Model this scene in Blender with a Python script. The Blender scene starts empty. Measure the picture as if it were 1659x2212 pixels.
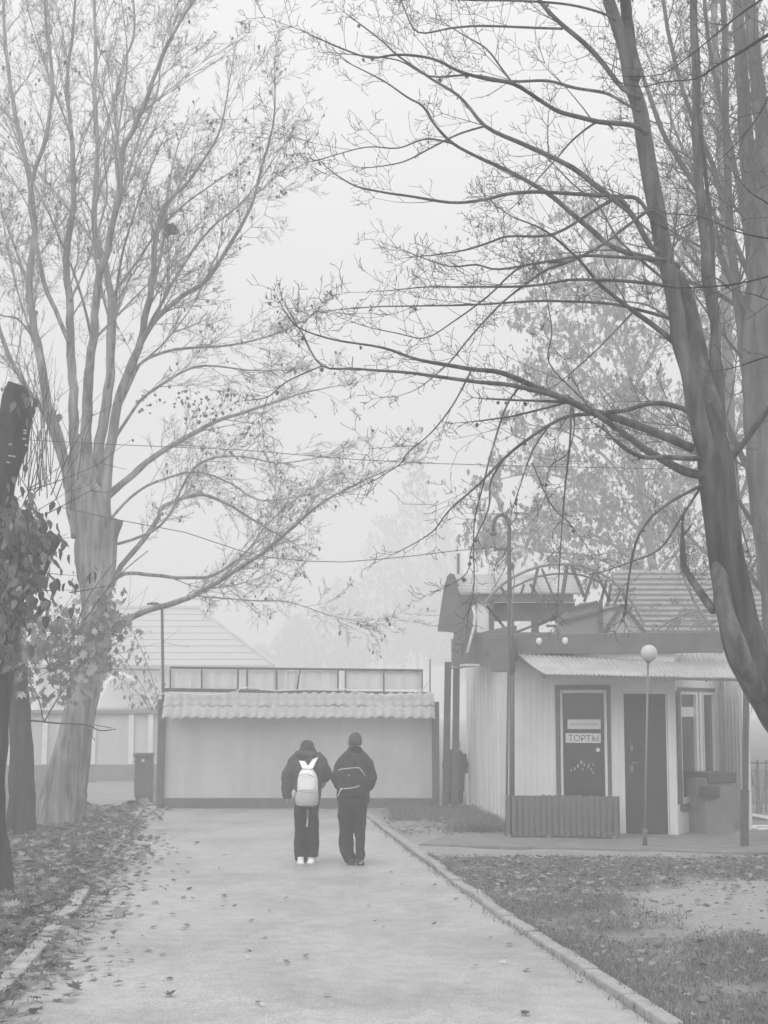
import bpy, bmesh, math, random
from mathutils import Vector, Matrix, noise
random.seed(7)
sc = bpy.context.scene
COL = sc.collection
# ------------------------------------------------------------------ camera
H = 2.08; FPX = 3321.0; PITCH = math.atan(412 / FPX)
cam = bpy.data.cameras.new("camera"); cam_o = bpy.data.objects.new("camera", cam); COL.objects.link(cam_o)
cam_o.location = (0, 0, H); cam_o.rotation_euler = (math.pi / 2 + PITCH, 0, 0)
cam.sensor_fit = 'HORIZONTAL'; cam.sensor_width = 36; cam.lens = 36 * FPX / 1659; cam.clip_end = 1500
sc.camera = cam_o
# ------------------------------------------------------------------ world, overcast and colourless
w = bpy.data.worlds.new("World"); sc.world = w; w.use_nodes = True
nt = w.node_tree; nt.nodes.clear()
sky = nt.nodes.new('ShaderNodeTexSky'); sky.sky_type = 'NISHITA'; sky.sun_disc = False
sky.sun_elevation = math.radians(50); sky.sun_rotation = math.radians(200); sky.dust_density = 6; sky.air_density = 2
bw = nt.nodes.new('ShaderNodeRGBToBW'); mx = nt.nodes.new('ShaderNodeMix'); mx.data_type = 'FLOAT'
mx.inputs[0].default_value = 0.9
tcw = nt.nodes.new('ShaderNodeTexCoord'); sep = nt.nodes.new('ShaderNodeSeparateXYZ'); mr = nt.nodes.new('ShaderNodeMapRange')   # overcast: brighter towards the zenith
mr.inputs[1].default_value = 0; mr.inputs[2].default_value = 1; mr.inputs[3].default_value = 5.6; mr.inputs[4].default_value = 11.5
nt.links.new(tcw.outputs['Generated'], sep.inputs[0]); nt.links.new(sep.outputs[2], mr.inputs[0]); nt.links.new(mr.outputs[0], mx.inputs[3])
bg = nt.nodes.new('ShaderNodeBackground'); bg.inputs[1].default_value = 0.1
wo = nt.nodes.new('ShaderNodeOutputWorld')
nt.links.new(sky.outputs[0], bw.inputs[0]); nt.links.new(bw.outputs[0], mx.inputs[2])
nt.links.new(mx.outputs[0], bg.inputs[0]); nt.links.new(bg.outputs[0], wo.inputs[0])
sun = bpy.data.lights.new("sun", 'SUN'); sun.energy = 1.5; sun.angle = math.radians(70); sun.color = (1, 1, 1)
sun_o = bpy.data.objects.new("sun", sun); COL.objects.link(sun_o)
sun_o.rotation_euler = (math.radians(40), 0, math.radians(-20))
vs = sc.view_settings; vs.view_transform = 'Standard'; vs.look = 'None'; vs.gamma = 1; vs.use_curve_mapping = False
vs.exposure = 0.36
sc.render.engine = 'CYCLES'; cy = sc.cycles
cy.use_denoising = True; cy.max_bounces = 8; cy.diffuse_bounces = 3; cy.volume_bounces = 6; cy.glossy_bounces = 2
cy.transmission_bounces = 2; cy.transparent_max_bounces = 8
FOG = 0.0100
# ------------------------------------------------------------------ pixel helpers (pixels of a 1659 x 2212 view of the photo)
SP, CP = math.sin(PITCH), math.cos(PITCH)
def ray(x, y):
    a = (x - 829.5) / FPX; b = (1106 - y) / FPX
    return Vector((a, CP - b * SP, SP + b * CP))
def P(x, y, Y):
    r = ray(x, y); r = r * (Y / r.y); r.z += H; return r
def G(x, y, z=0.0):
    r = ray(x, y); r = r * ((z - H) / r.z); r.z = z; return r
def PX(w_, Y): return w_ * Y / FPX
# ------------------------------------------------------------------ materials
MATS = {}
def mat(name, a, rough=0.8, var=0.15, scale=3.0, bump=0.0, bscale=None, spec=0.3, metal=0.0, stretch=None, alpha=None, trans=0.0, two=None):
    if name in MATS: return MATS[name]
    m = bpy.data.materials.new(name); m.use_nodes = True; n = m.node_tree; b = n.nodes['Principled BSDF']
    b.inputs['Roughness'].default_value = rough; b.inputs['Specular IOR Level'].default_value = spec
    b.inputs['Metallic'].default_value = metal
    tc = n.nodes.new('ShaderNodeTexCoord'); mp = n.nodes.new('ShaderNodeMapping')
    n.links.new(tc.outputs['Object'], mp.inputs[0])
    if stretch: mp.inputs['Scale'].default_value = stretch
    nz = n.nodes.new('ShaderNodeTexNoise'); nz.inputs['Scale'].default_value = scale; nz.inputs['Detail'].default_value = 6
    nz.inputs['Roughness'].default_value = 0.65
    n.links.new(mp.outputs[0], nz.inputs[0])
    cr = n.nodes.new('ShaderNodeValToRGB')
    lo, hi = (two if two else (a * (1 - var), a * (1 + var)))
    cr.color_ramp.elements[0].position = 0.3; cr.color_ramp.elements[1].position = 0.7
    cr.color_ramp.elements[0].color = (lo, lo, lo, 1); cr.color_ramp.elements[1].color = (hi, hi, hi, 1)
    n.links.new(nz.outputs[0], cr.inputs[0]); n.links.new(cr.outputs[0], b.inputs['Base Color'])
    if bump:
        n2 = n.nodes.new('ShaderNodeTexNoise'); n2.inputs['Scale'].default_value = bscale or scale * 6; n2.inputs['Detail'].default_value = 4
        n.links.new(mp.outputs[0], n2.inputs[0])
        bp = n.nodes.new('ShaderNodeBump'); bp.inputs['Strength'].default_value = bump; bp.inputs['Distance'].default_value = 0.02
        n.links.new(n2.outputs[0], bp.inputs['Height']); n.links.new(bp.outputs[0], b.inputs['Normal'])
    if trans:
        b.inputs['Transmission Weight'].default_value = trans
    MATS[name] = m; return m
def leafmat(name, lo, hi):
    """each leaf (mesh island) takes its own tone"""
    if name in MATS: return MATS[name]
    m = bpy.data.materials.new(name); m.use_nodes = True; n = m.node_tree; b = n.nodes['Principled BSDF']
    b.inputs['Roughness'].default_value = 0.6; b.inputs['Specular IOR Level'].default_value = 0.3
    g = n.nodes.new('ShaderNodeNewGeometry'); cr = n.nodes.new('ShaderNodeValToRGB')
    cr.color_ramp.elements[0].color = (lo, lo, lo, 1); cr.color_ramp.elements[1].color = (hi, hi, hi, 1)
    e = cr.color_ramp.elements.new(0.6); v = lo + (hi - lo) * 0.3; e.color = (v, v, v, 1)
    n.links.new(g.outputs['Random Per Island'], cr.inputs[0]); n.links.new(cr.outputs[0], b.inputs['Base Color'])
    tr = n.nodes.new('ShaderNodeBsdfTranslucent'); n.links.new(cr.outputs[0], tr.inputs[0])
    ms = n.nodes.new('ShaderNodeMixShader'); ms.inputs[0].default_value = 0.35
    out = n.nodes['Material Output']
    n.links.new(b.outputs[0], ms.inputs[1]); n.links.new(tr.outputs[0], ms.inputs[2]); n.links.new(ms.outputs[0], out.inputs[0])
    MATS[name] = m; return m
# ------------------------------------------------------------------ object helpers
def tag(o, label=None, cat=None, group=None, kind=None):
    if label: o['label'] = label
    if cat: o['category'] = cat
    if group: o['group'] = group
    if kind: o['kind'] = kind
    return o
def empty(name, loc, label, cat, group=None):
    o = bpy.data.objects.new(name, None); COL.objects.link(o); o.location = loc; o.empty_display_size = 0.1
    return tag(o, label, cat, group)
class MB:
    def __init__(s): s.v = []; s.f = []
    def quad(s, *p):
        n = len(s.v); s.v += [tuple(q) for q in p]; s.f.append(tuple(range(n, n + len(p))))
    def hexa(s, b, t):
        n = len(s.v); s.v += [tuple(q) for q in b] + [tuple(q) for q in t]; k = len(b)
        s.f.append(tuple(n + i for i in reversed(range(k)))); s.f.append(tuple(n + k + i for i in range(k)))
        for i in range(k): j = (i + 1) % k; s.f.append((n + i, n + j, n + k + j, n + k + i))
    def box(s, a, b):
        x0, y0, z0 = a; x1, y1, z1 = b
        s.hexa([(x0, y0, z0), (x1, y0, z0), (x1, y1, z0), (x0, y1, z0)], [(x0, y0, z1), (x1, y0, z1), (x1, y1, z1), (x0, y1, z1)])
    def tube(s, pts, rad, k=6, cap=True, squash=1.0):
        n0 = len(s.v); m = len(pts); pts = [Vector(p) for p in pts]
        d = (pts[1] - pts[0]).normalized()
        ref = Vector((0, 0, 1)) if abs(d.z) < 0.9 else Vector((1, 0, 0))
        u = d.cross(ref).normalized()
        for i in range(m):
            d = (pts[min(i + 1, m - 1)] - pts[max(i - 1, 0)])
            if d.length < 1e-9: d = Vector((0, 0, 1))
            d.normalize()
            u = (u - d * u.dot(d)); u.normalize(); v_ = d.cross(u)
            r = rad[i]; p = pts[i]
            for j in range(k):
                a = 2 * math.pi * j / k; c, s_ = math.cos(a) * r, math.sin(a) * r * squash
                s.v.append((p.x + u.x * c + v_.x * s_, p.y + u.y * c + v_.y * s_, p.z + u.z * c + v_.z * s_))
        for i in range(m - 1):
            for j in range(k):
                a = n0 + i * k + j; b = n0 + i * k + (j + 1) % k
                s.f.append((a, b, b + k, a + k))
        if cap:
            s.f.append(tuple(n0 + j for j in reversed(range(k)))); s.f.append(tuple(n0 + (m - 1) * k + j for j in range(k)))
    def bar(s, a, b, w_, h=None, up=Vector((0, 0, 1))):
        a = Vector(a); b = Vector(b); d = (b - a).normalized(); h = h or w_
        if abs(d.dot(up)) > 0.95: up = Vector((0, 1, 0))
        sx = d.cross(up).normalized(); u = sx.cross(d)
        c = [(-1, -1), (1, -1), (1, 1), (-1, 1)]
        s.hexa([a + sx * (w_ / 2 * i) + u * (h / 2 * j) for i, j in c], [b + sx * (w_ / 2 * i) + u * (h / 2 * j) for i, j in c])
    def ell(s, c, r, nu=12, nv=8):
        n0 = len(s.v); c = Vector(c)
        for i in range(nv + 1):
            t = math.pi * i / nv
            for j in range(nu):
                a = 2 * math.pi * j / nu
                s.v.append((c.x + r[0] * math.sin(t) * math.cos(a), c.y + r[1] * math.sin(t) * math.sin(a), c.z + r[2] * math.cos(t)))
        for i in range(nv):
            for j in range(nu):
                a = n0 + i * nu + j; b = n0 + i * nu + (j + 1) % nu
                s.f.append((a, a + nu, b + nu, b))
    def loft(s, rings, k=16):
        """rings of (x, y, z, rx, ry) joined and capped"""
        n0 = len(s.v)
        for (x, y, z, rx, ry) in rings:
            for j in range(k):
                a = 2 * math.pi * j / k
                s.v.append((x + rx * math.cos(a), y + ry * math.sin(a), z))
        m = len(rings)
        for i in range(m - 1):
            for j in range(k):
                a = n0 + i * k + j; b = n0 + i * k + (j + 1) % k
                s.f.append((a, b, b + k, a + k))
        s.f.append(tuple(n0 + j for j in reversed(range(k)))); s.f.append(tuple(n0 + (m - 1) * k + j for j in range(k)))
    def mesh(s, name, m, smooth=False):
        me = bpy.data.meshes.new(name); me.from_pydata(s.v, [], s.f); me.update()
        if m: me.materials.append(m)
        if smooth: me.polygons.foreach_set('use_smooth', [True] * len(me.polygons))
        return me
    def build(s, name, m, parent=None, smooth=False, bevel=0, origin=None):
        if origin is None and parent is None and s.v:
            k = len(s.v); origin = Vector((sum(v[0] for v in s.v) / k, sum(v[1] for v in s.v) / k, min(v[2] for v in s.v)))
        if parent is not None: origin = world(parent)
        s.v = [(v[0] - origin[0], v[1] - origin[1], v[2] - origin[2]) for v in s.v]
        me = s.mesh(name, m, smooth)
        o = bpy.data.objects.new(name, me); COL.objects.link(o)
        if parent is None: o.location = origin
        else: o.parent = parent
        if bevel:
            bv = o.modifiers.new('bevel', 'BEVEL'); bv.width = bevel; bv.segments = 2; bv.limit_method = 'ANGLE'
        return o
def world(o):
    p = Vector(o.location)
    while o.parent: o = o.parent; p += Vector(o.location)
    return p
def mesh_obj(me, name, parent, loc=(0, 0, 0)):
    o = bpy.data.objects.new(name, me); COL.objects.link(o); o.parent = parent; o.location = loc; return o
def remesh(o, voxel, smooth=4):
    md = o.modifiers.new('r', 'REMESH'); md.mode = 'VOXEL'; md.voxel_size = voxel; md.use_smooth_shade = True
    if smooth:
        sm = o.modifiers.new('s', 'SMOOTH'); sm.iterations = smooth; sm.factor = 0.6
    dg = bpy.context.evaluated_depsgraph_get(); ev = o.evaluated_get(dg)
    me = bpy.data.meshes.new_from_object(ev); old = o.data; mats = list(old.materials)
    o.modifiers.clear(); o.data = me
    if not me.materials:
        for m in mats: me.materials.append(m)
    me.polygons.foreach_set('use_smooth', [True] * len(me.polygons))
def crumple(o, amp, sc_):
    for v in o.data.vertices:
        p = v.co * sc_; n = noise.noise_vector(p) + 0.5 * noise.noise_vector(p * 2.3)
        v.co += n * amp
class Plane:
    """a vertical wall plane through ground points A, B; places boxes by photo pixels"""
    def __init__(s, A, B):
        s.A = Vector((A.x, A.y, 0)); s.B = Vector((B.x, B.y, 0)); d = s.B - s.A; s.L = d.length; s.u = d / s.L
        s.n = Vector((s.u.y, -s.u.x, 0))           # towards the camera when B lies right of A
    def sz(s, x, y):
        r = ray(x, y); o = Vector((0, 0, H)); t = (s.A - o).dot(s.n) / r.dot(s.n); p = o + r * t
        return (p - s.A).dot(s.u), p.z
    def pt(s, a, z, t): return s.A + s.u * a + s.n * t + Vector((0, 0, z))
    def slab(s, mb, a0, a1, z0, z1, t0, t1):
        mb.hexa([s.pt(a0, z0, t1), s.pt(a1, z0, t1), s.pt(a1, z0, t0), s.pt(a0, z0, t0)],
                [s.pt(a0, z1, t1), s.pt(a1, z1, t1), s.pt(a1, z1, t0), s.pt(a0, z1, t0)])
    def box(s, mb, x0, y0, x1, y1, t0, t1):
        xm, ym = (x0 + x1) / 2, (y0 + y1) / 2
        s.slab(mb, s.sz(x0, ym)[0], s.sz(x1, ym)[0], max(s.sz(xm, y1)[1], -0.02), s.sz(xm, y0)[1], t0, t1)
    def poly(s, mb, px, t0, t1):
        q = [s.sz(*p) for p in px]
        mb.hexa([s.pt(a, z, t0) for a, z in q], [s.pt(a, z, t1) for a, z in q])
    def bar(s, mb, p0, p1, w_, t0, t1):
        a = Vector(s.sz(*p0)); b = Vector(s.sz(*p1)); d = (b - a).normalized(); n = Vector((-d.y, d.x)) * w_ / 2
        q = [a + n, a - n, b - n, b + n]
        mb.hexa([s.pt(p.x, p.y, t0) for p in q], [s.pt(p.x, p.y, t1) for p in q])
# ------------------------------------------------------------------ palette (all greys: the photo is monochrome)
M_path = mat('asphalt', .3, .42, two=(.4, .5), scale=.45, bump=.45, bscale=70, spec=.55)
def layer(m, scale, lo, hi, p0=.35, p1=.65, stretch=None, detail=8):
    """multiply the base colour by one more noise layer (stains, grit, wear)"""
    n = m.node_tree; b = n.nodes['Principled BSDF']; src = b.inputs['Base Color'].links[0].from_socket
    tc = n.nodes.new('ShaderNodeTexCoord'); mp = n.nodes.new('ShaderNodeMapping'); n.links.new(tc.outputs['Object'], mp.inputs[0])
    if stretch: mp.inputs['Scale'].default_value = stretch
    nz = n.nodes.new('ShaderNodeTexNoise'); nz.inputs['Scale'].default_value = scale; nz.inputs['Detail'].default_value = detail; n.links.new(mp.outputs[0], nz.inputs[0])
    cr = n.nodes.new('ShaderNodeValToRGB'); cr.color_ramp.elements[0].position = p0; cr.color_ramp.elements[1].position = p1
    cr.color_ramp.elements[0].color = (lo, lo, lo, 1); cr.color_ramp.elements[1].color = (hi, hi, hi, 1); n.links.new(nz.outputs[0], cr.inputs[0])
    mx = n.nodes.new('ShaderNodeMix'); mx.data_type = 'RGBA'; mx.blend_type = 'MULTIPLY'; mx.inputs[0].default_value = 1
    n.links.new(src, mx.inputs[6]); n.links.new(cr.outputs[0], mx.inputs[7]); n.links.new(mx.outputs[2], b.inputs['Base Color'])
layer(M_path, .8, .76, 1.0, .36, .54, (1, .7, 1)); layer(M_path, 5, .88, 1.04, .4, .6); layer(M_path, 90, .6, 1.2, .35, .65); layer(M_path, 22, .84, 1.04, .33, .45)
M_soil = mat('soil', .12, .9, two=(.075, .17), scale=1.2, bump=.5, bscale=9)
M_dirt = mat('dirt', .26, .75, two=(.2, .32), scale=1.5, bump=.3, bscale=12, spec=.4)
M_kerb = mat('kerb_concrete', .34, .8, two=(.25, .42), scale=7, bump=.4, bscale=40)
M_slab = mat('paving', .2, .7, two=(.15, .25), scale=3, bump=.3, bscale=30)
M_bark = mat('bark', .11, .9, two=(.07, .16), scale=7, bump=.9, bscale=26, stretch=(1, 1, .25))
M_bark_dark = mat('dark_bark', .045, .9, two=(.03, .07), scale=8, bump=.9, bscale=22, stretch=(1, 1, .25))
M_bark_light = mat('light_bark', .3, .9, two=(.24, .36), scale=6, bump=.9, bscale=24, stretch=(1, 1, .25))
M_twig_light = mat('light_twig', .26, .9)
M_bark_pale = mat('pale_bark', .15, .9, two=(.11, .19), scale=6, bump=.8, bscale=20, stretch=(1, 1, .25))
M_twig = mat('twig_bark', .06, .9, two=(.04, .08), scale=20)
M_wall = mat('wall_panel', .66, .6, two=(.72, .82), scale=1.2, bump=.08, bscale=8)
M_plaster = mat('plaster', .5, .85, two=(.56, .66), scale=1.5, bump=.15, bscale=30)
M_white = mat('white_paint', .75, .5, two=(.68, .8), scale=5)
M_trim = mat('dark_trim', .12, .5, two=(.1, .15), scale=4)
M_fascia = mat('fascia_metal', .14, .5, two=(.11, .17), scale=2)
layer(M_plaster, 1.6, .86, 1.0, .4, .6, (1, 1, .18)); layer(M_wall, 2.5, .9, 1.0, .4, .6, (1, 1, .15))
for m__ in (M_bark, M_bark_dark, M_bark_light): layer(m__, 11, .5, 1.15, .36, .62, (1, 1, .1)); layer(m__, 1.4, .75, 1.1, .4, .62)
M_steel = mat('dark_steel', .09, .5, two=(.07, .12), scale=9)
M_grey = mat('grey_metal', .2, .5, two=(.17, .24), scale=3)
M_zinc = mat('zinc_sheet', .42, .45, two=(.34, .5), scale=2, spec=.5)
M_tile = mat('roof_tile', .5, .5, two=(.38, .6), scale=6, spec=.5)
M_door = mat('dark_door', .035, .5, two=(.03, .045), scale=5)
M_glass = mat('dark_glass', .03, .06, two=(.02, .05), scale=2, spec=.6)
M_slat = mat('stained_wood', .12, .75, two=(.09, .16), scale=5, stretch=(1, 1, .2), bump=.4, bscale=20)
M_siding = mat('siding', .36, .7, two=(.4, .46), scale=4)
M_pale = mat('pale_sheet', .82, .8, two=(.78, .86), scale=3)
M_board = mat('grey_board', .25, .6, two=(.21, .29), scale=2)
M_wire = mat('cable', .05, .6)
M_jacket = mat('jacket_cloth', .04, .9, two=(.03, .055), scale=14, bump=.3, bscale=60)
M_jacket2 = mat('padded_cloth', .075, .9, two=(.05, .1), scale=9, bump=.3, bscale=50)
M_trouser = mat('trouser_cloth', .018, .95, two=(.012, .025), scale=14)
M_hair = mat('hair', .05, .7, two=(.035, .07), scale=30, stretch=(1, 1, .1))
M_knit = mat('knit_cap', .09, .95, two=(.06, .12), scale=40)
M_skin = mat('skin', .4, .6, two=(.37, .43), scale=10)
M_bag = mat('white_bag_cloth', .85, .7, two=(.82, .88), scale=5, bump=.2, bscale=12)
M_bag_low = mat('light_grey_bag_cloth', .48, .7, two=(.44, .52), scale=5)
M_shoe = mat('white_shoe', .8, .5)
M_rubber = mat('dark_shoe', .03, .6)
M_plastic = mat('bin_plastic', .06, .5, two=(.05, .08), scale=4)
L_ground = leafmat('fallen_leaves', .09, .42)
L_dark = leafmat('ivy_leaves', .07, .3)
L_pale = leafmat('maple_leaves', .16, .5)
L_thin = leafmat('withered_leaves', .08, .22)
L_grass = leafmat('grass_blades', .13, .34)
# ------------------------------------------------------------------ the air
hz = MB(); hz.box((-205, -30, -1.2), (205, 205, 24)); hm = bpy.data.materials.new('fog'); hm.use_nodes = True
n = hm.node_tree; n.nodes.clear(); pv = n.nodes.new('ShaderNodeVolumePrincipled'); mo = n.nodes.new('ShaderNodeOutputMaterial')
pv.inputs['Color'].default_value = (.97, .97, .97, 1); pv.inputs['Density'].default_value = FOG; pv.inputs['Anisotropy'].default_value = 0.0
n.links.new(pv.outputs[0], mo.inputs['Volume'])
haze = hz.build('haze', hm); tag(haze, kind='stuff')
# ------------------------------------------------------------------ ground, path, verges
g = MB(); g.quad((-198, -25, -.02), (198, -25, -.02), (198, 200, -.02), (-198, 200, -.02))
tag(g.build('ground', M_soil), kind='structure')
KR = [G(*p, .05) for p in [(795, 1765), (840, 1800), (895, 1843), (935, 1870), (985, 1910), (1030, 1942), (1080, 1980), (1140, 2018), (1195, 2055), (1255, 2095), (1310, 2133), (1360, 2168), (1415, 2206)]]
KL = [G(*p, .05) for p in [(310, 1748), (287, 1782), (257, 1835), (218, 1895), (172, 1960), (130, 2010), (90, 2058), (48, 2108), (0, 2160)]]
def interp(K, y):
    K = sorted(K, key=lambda p: p.y)
    if y <= K[0].y: a, b = K[0], K[1]
    elif y >= K[-1].y: a, b = K[-2], K[-1]
    else:
        for a, b in zip(K, K[1:]):
            if a.y <= y <= b.y: break
    return a.x + (b.x - a.x) * (y - a.y) / (b.y - a.y)
kr = lambda y: interp(KR, y)
kl = lambda y: interp(KL, y)
YEND = 31.5
pm = MB(); ys = [-10 + i * .5 for i in range(int((YEND + 10) / .5) + 1)]
for y0, y1 in zip(ys, ys[1:]):
    nx = 16
    for i in range(nx):
        def q(i, y):
            a = kl(y) ; b = kr(y) ; x = a + (b - a) * i / nx
            return (x, y, .004 + .004 * noise.noise(Vector((x * .5, y * .35, 2))) + .014)
        pm.quad(q(i, y0), q(i + 1, y0), q(i + 1, y1), q(i, y1))
tag(pm.build('path', M_path, smooth=True), kind='structure')
def verge(name, edge, far, m, y0, y1, z0, step=.2, nx=70, worn=None):
    v = MB(); ny = int((y1 - y0) / step); k = nx + 1
    for j in range(ny + 1):
        y = y0 + (y1 - y0) * j / ny
        for i in range(k):
            t = (i / nx) ** 1.6; x = edge(y) + (far - edge(y)) * t
            z = z0 + (.03 * noise.noise(Vector((x * .8, y * .8, 0))) + .02 * noise.noise(Vector((x * 3, y * 3, 5)))) * min(1, abs(x - edge(y)) * 2)
            v.v.append((x, y, z))
    for j in range(ny):
        for i in range(nx):
            a = j * k + i; f_ = (a, a + 1, a + k + 1, a + k); v.f.append(f_ if far > 0 else f_[::-1])
    o = v.build(name, m, smooth=True); tag(o, kind='structure')
    if worn:
        at = o.data.attributes.new('worn', 'FLOAT', 'POINT'); L_ = o.location
        for i, q in enumerate(o.data.vertices): at.data[i].value = worn(q.co.x + L_.x, q.co.y + L_.y)
    return o
PATCH = [G(1330, 1935), G(1450, 1908), G(1700, 1900), G(1900, 1980), G(1680, 2034), G(1480, 2024), G(1400, 2000)]
def dist_poly(x, y, poly):
    best = 9
    for a, b in zip(poly, poly[1:] + poly[:1]):
        dx, dy = b.x - a.x, b.y - a.y; t = max(0, min(1, ((x - a.x) * dx + (y - a.y) * dy) / (dx * dx + dy * dy))); best = min(best, math.hypot(x - a.x - t * dx, y - a.y - t * dy))
    return best if in_poly(x, y, poly) else -best
def in_poly(x, y, poly):
    r = False; j = len(poly) - 1
    for i in range(len(poly)):
        a, b = poly[i], poly[j]
        if (a.y > y) != (b.y > y) and x < (b.x - a.x) * (y - a.y) / (b.y - a.y) + a.x: r = not r
        j = i
    return r
def worn_at(x, y):
    d = dist_poly(x, y, PATCH) + .45 * noise.noise(Vector((x * 1.6, y * 1.6, 1))) + .2 * noise.noise(Vector((x * 6, y * 6, 3)))
    return max(0, min(1, .45 + d * 1.1))
M_verge = mat('verge_soil', .15, .9, two=(.13, .24), scale=1.6, bump=.6, bscale=14)
n_ = M_verge.node_tree; b_ = n_.nodes['Principled BSDF']; cl = b_.inputs['Base Color'].links[0].from_socket
at_ = n_.nodes.new('ShaderNodeAttribute'); at_.attribute_name = 'worn'; mx_ = n_.nodes.new('ShaderNodeMix'); mx_.data_type = 'RGBA'
mx_.inputs[7].default_value = (.3, .3, .3, 1); n_.links.new(at_.outputs['Fac'], mx_.inputs[0]); n_.links.new(cl, mx_.inputs[6]); n_.links.new(mx_.outputs[2], b_.inputs['Base Color'])
verge('verge', lambda y: kr(y) + .09, 14, M_verge, 5, 20.9, .03, worn=worn_at)
verge('verge', lambda y: kr(y) + .09, 14, M_soil, -10, 5, .03, .6, 14)
verge('verge', lambda y: kl(y) - .09, -12, M_soil, -10, 31, .03, .4, 26)
verge('ground', lambda y: kr(y) + .02, 16, M_dirt, 20.9, 32, .022, .4, 26)
# kerb stones
def kerb(K, label, L=1.0, w_=.17, side=1, jit=.012):
    t = empty('kerb', (K[len(K) // 2].x, K[len(K) // 2].y, 0), label, 'kerb'); tag(t, kind='structure')
    del t['category']; del t['label']
    y = -4.0; rnd = random.Random(3); f_ = kr if side > 0 else kl
    while y < 29.2:
        a = Vector((f_(y), y, 0)); b = Vector((f_(y + L), y + L, 0)); d = (b - a).normalized(); n_ = Vector((d.y, -d.x, 0)) * side
        a += d * .012; b -= d * .012; j1, j2 = rnd.uniform(-jit, jit), rnd.uniform(-jit, jit); zt = .075 + rnd.uniform(-.012, .012); zt2 = .075 + rnd.uniform(-.012, .012)
        mb = MB(); a1, b1 = a + n_ * j1, b + n_ * j2; a2, b2 = a1 + n_ * w_, b1 + n_ * w_
        up, up2 = Vector((0, 0, zt)), Vector((0, 0, zt2)); dn = Vector((0, 0, -.05))
        mb.hexa([a1 + dn, b1 + dn, b2 + dn, a2 + dn], [a1 + up, b1 + up2, b2 + up2, a2 + up])
        mb.build('kerb_stone', M_kerb, t, bevel=.014); y += L
kerb(KR, 'kerb', side=1, w_=.125); kerb(KL, 'kerb', side=-1, w_=.145)
# paving strip in front of the kiosk and worn dirt patch
pv_ = MB(); a, b, c, d = G(905, 1832), G(1700, 1852), G(1760, 1800), G(1000, 1800)
pv_.hexa([a, b, c, d], [q + Vector((0, 0, .06)) for q in (a, b, c, d)])
tag(pv_.build('pavement', M_slab, bevel=.01), kind='structure')
def patch(name, pts, m, z, seed):
    mb = MB(); c = sum(pts, Vector()) / len(pts); ring = []
    n_ = 90; per = pts + [pts[0]]
    for i in range(n_):
        t = i / n_ * len(pts); k = int(t); p = per[k].lerp(per[k + 1], t - k)
        p = c + (p - c) * (1 + .16 * noise.noise(Vector((p.x * 1.3, p.y * 1.3, seed)))); ring.append(Vector((p.x, p.y, z)))
    c.z = z; mb.v = [tuple(c)] + [tuple(r) for r in ring]; mb.f = [(0, i + 1, (i + 1) % n_ + 1) for i in range(n_)]
    tag(mb.build(name, m), kind='structure')
patch('dirt_patch', [G(165, 1700), G(230, 1690), G(300, 1690), G(330, 1705), G(290, 1735), G(225, 1755), G(180, 1735)], M_dirt, .066, 4)
# ------------------------------------------------------------------ leaf shapes
def maple(size, rnd):
    """a lobed leaf lying in its own xy plane, tip along +y, slightly curled"""
    R = [(0, -.12), (.22, -.3), (.2, -.02), (.52, .02), (.3, .22), (.42, .5), (.16, .42), (0, .75)]
    R = R + [(-x, y) for x, y in reversed(R[1:-1])]
    cu = rnd.uniform(-.5, .9); tw = rnd.uniform(-.5, .5)
    return [(x * size, y * size, size * (cu * (x * x) + .35 * cu * y * y * .6 + tw * x * y)) for x, y in R]
def oval(size, rnd):
    R = [(0, -.1), (.22, .05), (.27, .3), (.15, .6), (0, .85), (-.15, .6), (-.27, .3), (-.22, .05)]
    cu = rnd.uniform(.2, 1.4)
    return [(x * size, y * size, size * (cu * x * x - .3 * y * y * rnd.uniform(.2, 1))) for x, y in R]
def put_leaf(mb, p, size, rot, rnd, shape=maple):
    pts = shape(size, rnd); n0 = len(mb.v)
    c = rot @ Vector((0, .2 * size, 0)) + p; mb.v.append(tuple(c))
    for q in pts: mb.v.append(tuple(rot @ Vector(q) + p))
    k = len(pts)
    for i in range(k): mb.f.append((n0, n0 + 1 + i, n0 + 1 + (i + 1) % k))
def rot_flat(rnd, tilt=.4):
    return (Matrix.Rotation(rnd.uniform(0, 6.28), 3, 'Z') @ Matrix.Rotation(rnd.uniform(-tilt, tilt), 3, 'X') @ Matrix.Rotation(rnd.uniform(-tilt, tilt), 3, 'Y'))
def rot_hang(rnd, spread=.7):
    return Matrix.Rotation(rnd.uniform(0, 6.28), 3, 'Z') @ Matrix.Rotation(rnd.uniform(-spread, spread) - 1.75, 3, 'X') @ Matrix.Rotation(rnd.uniform(-.5, .5), 3, 'Y')
def in_poly(x, y, poly):
    r = False; j = len(poly) - 1
    for i in range(len(poly)):
        a, b = poly[i], poly[j]
        if (a.y > y) != (b.y > y) and x < (b.x - a.x) * (y - a.y) / (b.y - a.y) + a.x: r = not r
        j = i
    return r
rnd = random.Random(11)
def cover_leaves(name, cnt, gen, s0, s1, zb, tilt=.45):
    mb = MB()
    for _ in range(cnt):
        x, y = gen()
        put_leaf(mb, Vector((x, y, zb + rnd.uniform(0, .03))), rnd.uniform(s0, s1), rot_flat(rnd, tilt), rnd)
    tag(mb.build(name, L_ground), kind='stuff')
    return mb
def gen_left():
    y = 9 + 22 * rnd.random() ** 1.2; return kl(y) - .1 - abs(rnd.gauss(0, 1.5)) + (rnd.random() ** 4) * .7, y
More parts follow.
